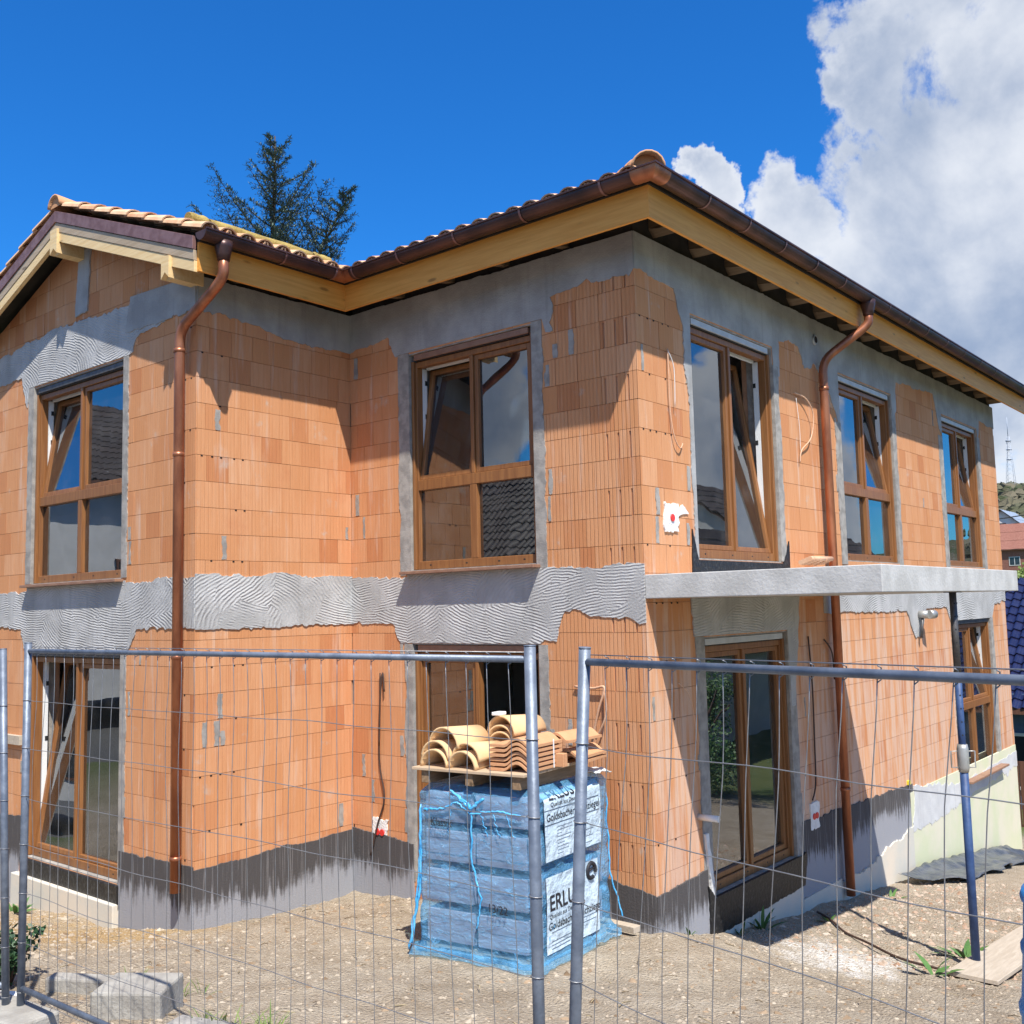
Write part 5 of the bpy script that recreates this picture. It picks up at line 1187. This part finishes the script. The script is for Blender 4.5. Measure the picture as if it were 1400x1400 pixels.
# houses across the street, which the panes reflect
gable_house('house with dark wavy tiles across the street, mirrored in the front panes', -17.5, -8.0, -22, -13.2, -3, .6, 3.9, 'render', 'greytile', 'x', True, (('n', -10, -1.4, 1.2, 1.3), ('n', -13, -1.4, 1.2, 1.3), ('n', -15.8, -1.4, 1.2, 1.3)), over=1.0, cols=48, rows=16)
gable_house('white house with dark roof up the street, mirrored in the gable window', -34, -25, -19.5, -9.5, -3, 4.0, 7.0, 'render', 'greytile', 'y', True, (('e', -13.2, -.2, 1.1, 1.5), ('e', -16.8, -.2, 1.1, 1.5), ('e', -11.2, -2.4, 1.1, 1.2)), over=.6, cols=50, rows=14)
gable_house('grey-roofed house beyond the garden, mirrored in the balcony door', 13, 26, 34, 46, -6, 0.5, 5.2, 'render', 'greytile', 'y', True, (('w', 37, -2.6, 1.2, 1.3), ('w', 41, -2.6, 1.2, 1.3), ('s', 19, -2.6, 1.6, 1.4)), cols=50, rows=14)
gable_house('long low house on the right of the garden, mirrored in the far windows', 11, 17, 18, 32, -5.6, -1.5, 2.3, 'cream', 'greytile', 'y', True, (('w', 21, -4.3, 1.2, 1.3), ('w', 26, -4.3, 1.2, 1.3)), cols=50, rows=10)
# hillside with two far houses, wood and a lattice mast
m, t = nt('wooded_hillside'); v = coords(t); n1 = noise(t, v, .02, 6, .65); n2 = noise(t, v, .12, 6, .7)
col = mixc(t, ramp(t, n1, .4, .6), (.050, .062, .028), (.115, .098, .066)); col = mixc(t, M(t, 'MULTIPLY', ramp(t, n2, .5, .7), .6), col, (.15, .14, .09))
finish(t, col, .95, 0, n2, 2.0, 1.0, .1); MAT['hill'] = m
mb = MB(); vs = []; na, nr = 240, 14
for j in range(nr + 1):
    for i in range(na):
        a = 6.2832 * i / na; r = 190 + j * 40; k = j / nr
        prof_ = math.sin(min(1, k * 1.25) * math.pi / 2); hgt = 24 + 18 * mnoise.noise(Vector((math.cos(a) * 2, math.sin(a) * 2, 3))) + 7 * mnoise.noise(Vector((math.cos(a) * 7, math.sin(a) * 7, 8)))
        b = 1 + 1.25 * math.exp(-((a - 1.78) / .30) ** 2)
        z = -6 + max(4, hgt) * b * prof_ + 1.6 * mnoise.noise(Vector((math.cos(a) * r * .05, math.sin(a) * r * .05, 1))) * k - 30 * max(0, k - .85)
        vs.append((r * math.cos(a), r * math.sin(a), z))
mb.add(vs, [(j * na + i, j * na + (i + 1) % na, (j + 1) * na + (i + 1) % na, (j + 1) * na + i) for j in range(nr) for i in range(na)], 0, True)
mb.build('hills', ['hill'], recalc=False, kind='structure')
hv = vs
def hill_z(x, y):
    a = math.atan2(y, x) % 6.2832; r = math.hypot(x, y); i = int(a / 6.2832 * na) % na; j = (r - 190) / 40; j0 = max(0, min(nr - 1, int(j))); f = min(1, max(0, j - j0))
    return hv[j0 * na + i][2] * (1 - f) + hv[(j0 + 1) * na + i][2] * f
MAT['wood1'] = mk('far_foliage', (.045, .060, .022), (.135, .115, .075), 3, .9, island=.9, bs=2, bd=.3)
mb = MB(); q = random.Random(31)
for i in range(2600):
    a = q.gauss(1.80, .10) if i < 1500 else q.uniform(0, 6.28); r = q.uniform(200, 640); x, y = r * math.cos(a), r * math.sin(a); z = hill_z(x, y); s = q.uniform(2.0, 4.2); vs = []
    for jj, (zz_, rr) in enumerate(((.1, .5), (.45, 1), (.9, .9), (1.3, .5))):
        for k in range(6): an = k * 1.047 + jj * .5; e = q.uniform(.75, 1.2); vs.append((x + s * rr * e * math.cos(an), y + s * rr * e * math.sin(an), z + s * zz_ * 1.25 * q.uniform(.85, 1.15)))
    f = [(jj * 6 + k, jj * 6 + (k + 1) % 6, jj * 6 + 6 + (k + 1) % 6, jj * 6 + 6 + k) for jj in range(3) for k in range(6)] + [(18, 19, 20, 21, 22, 23)]
    mb.add(vs, f, 0, False)
mb.build('woods', ['wood1'], recalc=False, kind='stuff')
gable_house('far hillside house with blue-grey roof, upper of two', -41, -31, 158, 166, 2, 8.3, 12.6, 'render', 'bluegrey', 'y', False, (('s', -37.5, 6.2, 1.2, 1.2), ('s', -34.5, 6.2, 1.2, 1.2), ('s', -36, 9.3, 1.2, 1.2)), 'hillside_house', group='houses on the far slope')
gable_house('far hillside house with red roof, lower of two', -43, -29, 143, 151, -3, 6.2, 9.6, 'redroof', 'redroof', 'x', False, (('s', -34, 3.6, 1.4, 1.2), ('s', -31, 3.6, 1.4, 1.2), ('s', -38, 3.6, 1.4, 1.2)), 'hillside_house', group='houses on the far slope')
q = random.Random(77)
def far_tree(label, x, y, r, h, mat, seed):
    z = g1(x, y); T = thing('leafy_tree', label, 'tree', (x, y, z)); qq = random.Random(seed); mb = MB(); mb.tube([(x, y, z), (x + .1, y, z + h * .5), (x, y, z + h * .85)], [.03 * h, .022 * h, .008 * h], 8)
    for k in range(7): a = k * .9; mb.tube([(x, y, z + h * (.3 + .06 * k)), (x + r * .7 * math.cos(a), y + r * .7 * math.sin(a), z + h * (.5 + .06 * k))], [.012 * h, .004 * h], 6)
    mb.build('trunk', ['bark'], T); mb = MB()
    cl = [(Vector((qq.gauss(0, .42) * r, qq.gauss(0, .42) * r, h * qq.uniform(.35, .95))), qq.uniform(.2, .4) * r) for _ in range(30)]
    for i in range(5000):
        c, rr = qq.choice(cl); p = c + Vector((qq.gauss(0, 1), qq.gauss(0, 1), qq.gauss(0, 1))).normalized() * rr * qq.random() ** .4 + Vector((x, y, z)); d = Vector((qq.gauss(0, 1), qq.gauss(0, 1), qq.gauss(0, 1))).normalized(); s = d.orthogonal(); L = r * .085
        mb.add([p, p + d * L * .5 + s * L * .4, p + d * L, p + d * L * .5 - s * L * .4], [(0, 1, 2, 3)])
    mb.build('crown', [mat], T, recalc=False)
MAT['spring'] = mk('spring_leaf', (.10, .17, .03), (.22, .27, .07), 3, .6, island=.7)
MAT['olive'] = mk('olive_leaf', (.10, .095, .035), (.19, .17, .07), 3, .7, island=.7)
far_tree('fresh green tree between the blue roof and the far houses', -11.2, 62, 2.2, 6.2, 'spring', 3)
far_tree('olive-brown tree at the right edge behind the blue roof', -6.9, 55, 2.6, 5.4, 'olive', 4)
mx_, my_ = -102.5, 448.0; mz = hill_z(mx_, my_)
MAT['mast'] = mk('hazed_mast', (.36, .40, .47), (.42, .46, .53), 2, .6, .3)  # pale blue of the distance haze is painted into the colour
MT = thing('lattice_mast', 'thin lattice radio mast on the distant hill', 'radio mast', (mx_, my_, mz)); mb = MB(); HM = 66 - mz; 
for k in range(4):
    sx_, sy_ = ((-1, -1), (1, -1), (1, 1), (-1, 1))[k]; s2, t2 = ((1, -1), (1, 1), (-1, 1), (-1, -1))[k]
    mb.tube([(mx_ + 1.9 * sx_, my_ + 1.9 * sy_, mz), (mx_ + .45 * sx_, my_ + .45 * sy_, mz + HM)], .07, 4)
    for i in range(14):
        f0, f1 = i / 14, (i + 1) / 14; w0, w1 = 1.9 - 1.45 * f0, 1.9 - 1.45 * f1; mb.tube([(mx_ + w0 * sx_, my_ + w0 * sy_, mz + HM * f0), (mx_ + w1 * s2, my_ + w1 * t2, mz + HM * f1)], .035, 4)
mb.build('tower', ['mast'], MT); mb = MB()
for f in (.62, .78, .92): mb.tube([(mx_, my_, mz + HM * f), (mx_, my_, mz + HM * f + .4)], 1.1, 10)
mb.tube([(mx_, my_, mz + HM), (mx_, my_, mz + HM + 8)], .13, 5); mb.build('antenna', ['mast'], MT)
pts = []
for k in range(21): u = k / 20; pts.append((-9.5 + 9.0 * u, 35.5 + 3.0 * u, 2.35 + 1.3 * u - 1.0 * u * (1 - u)))
mb = MB(); mb.tube(pts, .022, 6); o = mb.build('overhead_wire', ['black']); setup(o, pts[0]); tag(o, 'single dark overhead wire crossing in front of the far hill', 'wire')
# ------------------------------------------------------------------ sky, sun, camera
SD = Vector((.513, -.350, 1.0)).normalized()
W = bpy.data.worlds.new('World'); S.world = W; W.use_nodes = True; t = W.node_tree; t.nodes.clear()
sky = N(t, 'TexSky', sky_type='NISHITA', sun_disc=False, sun_elevation=math.asin(SD.z), sun_rotation=math.atan2(SD.x, SD.y), altitude=300.0, air_density=1.0, dust_density=.35, ozone_density=3.0)
hs = N(t, 'HueSaturation', ins={'Saturation': SKY_SAT, 'Value': 1.0, 'Color': sky.outputs[0]})
tint = mixc(t, 1.0, (1, 1, 1), hs.outputs[0])
mul = t.nodes.new('ShaderNodeMix'); mul.data_type = 'RGBA'; mul.blend_type = 'MULTIPLY'; mul.inputs[0].default_value = 1.0; t.links.new(hs.outputs[0], mul.inputs[6]); mul.inputs[7].default_value = SKY_TINT
tc = N(t, 'TexCoord'); dirv = N(t, 'VectorMath', operation='NORMALIZE', ins={0: tc.outputs['Generated']}).outputs[0]
n1 = noise(t, dirv, 5.5, 10, .62, .25); n2 = noise(t, dirv, 22, 6, .6)
wob = N(t, 'TexNoise', ins={'Vector': dirv, 'Scale': 9.0, 'Detail': 6.0, 'Roughness': .6}).outputs[1]
wdir = N(t, 'VectorMath', operation='MULTIPLY_ADD', ins={0: N(t, 'VectorMath', operation='SUBTRACT', ins={0: wob, 1: (.5, .5, .5)}).outputs[0], 1: (.16, .16, .16), 2: dirv}).outputs[0]
wdir = N(t, 'VectorMath', operation='NORMALIZE', ins={0: wdir}).outputs[0]
fld = None
for x, y, z, r in ((-.2091, .8647, .4567, 4.7), (-.2439, .8888, .3879, 4.2), (-.234, .9216, .3096, 6.36), (-.3361, .8838, .3200, 3.0), (-.3733, .8594, .3493, 2.6), (-.4368, .8132, .3847, 1.5), (-.292, .9299, .2237, 6.7), (-.2048, .9511, .2312, 5.2), (-.2287, .9677, .1064, 3.6), (-.2616, .8582, .4416, 2.6), (-.10, .90, .42, 9), (-.05, .94, .2, 6)):
    d = N(t, 'VectorMath', operation='DOT_PRODUCT', ins={0: wdir, 1: (x, y, z)}).outputs['Value']
    b = N(t, 'MapRange', interpolation_type='SMOOTHSTEP', ins={0: d, 1: math.cos(math.radians(r * 1.75)), 2: math.cos(math.radians(r * .1)), 3: 0.0, 4: 1.0}).outputs[0]
    fld = b if fld is None else M(t, 'MAXIMUM', fld, b)
view = N(t, 'VectorMath', operation='DOT_PRODUCT', ins={0: dirv, 1: (-.636, .766, .094)}).outputs['Value']
big = M(t, 'MULTIPLY', ramp(t, noise(t, dirv, 2.6, 3, .5), .43, .63), ramp(t, view, .72, .45))
fld = M(t, 'MAXIMUM', fld, M(t, 'MULTIPLY', big, .95))
den = ramp(t, M(t, 'ADD', fld, M(t, 'MULTIPLY', M(t, 'MULTIPLY', M(t, 'SUBTRACT', n1, .5), 2.4), ramp(t, fld, .02, .35))), .44, .70)
thick = ramp(t, M(t, 'ADD', M(t, 'MULTIPLY', fld, .35), M(t, 'ADD', M(t, 'MULTIPLY', noise(t, dirv, 5.0, 6, .55, .2), 1.0), M(t, 'MULTIPLY', n2, .22))), .70, 1.10)
cc = mixc(t, thick, CLOUD_HI, CLOUD_LO)
sc_ = t.nodes.new('ShaderNodeMix'); sc_.data_type = 'RGBA'; sc_.inputs[0].default_value = 1; 
up = N(t, 'SeparateXYZ', ins={0: dirv}).outputs[2]
final = mixc(t, M(t, 'MULTIPLY', den, .96), mul.outputs[2], cc)
bg = N(t, 'Background', ins={'Color': final, 'Strength': SKY_STR}); oo = N(t, 'OutputWorld'); t.links.new(bg.outputs[0], oo.inputs[0])
ld = bpy.data.lights.new('Sun', 'SUN'); ld.energy = SUN; ld.angle = math.radians(.53); ld.color = (1.0, .955, .88); lo = bpy.data.objects.new('Sun', ld); COL.objects.link(lo); lo.rotation_euler = SD.to_track_quat('Z', 'Y').to_euler(); lo.location = (8, -6, 14)
cd = bpy.data.cameras.new('Camera'); co = bpy.data.objects.new('Camera', cd); COL.objects.link(co)
f = Vector((-.63603, .76589, .09422)); r = Vector((.76768, .6404, -.02351)); u = r.cross(f)
mt = Matrix((( r.x, u.x, -f.x, 4.61027), (r.y, u.y, -f.y, -7.28596), (r.z, u.z, -f.z, -.515394), (0, 0, 0, 1)))
co.matrix_world = mt; cd.sensor_width = 36; cd.lens = 1380.59 / 1400 * 36; cd.clip_end = 6000; cd.clip_start = .05; S.camera = co
S.view_settings.view_transform = 'Standard'; S.view_settings.look = 'None'; S.view_settings.exposure = EXPO; S.view_settings.gamma = 1.0
S.render.engine = 'CYCLES'; S.cycles.max_bounces = 8; S.cycles.transparent_max_bounces = 16; S.cycles.use_denoising = True
S.cycles.use_adaptive_sampling = True
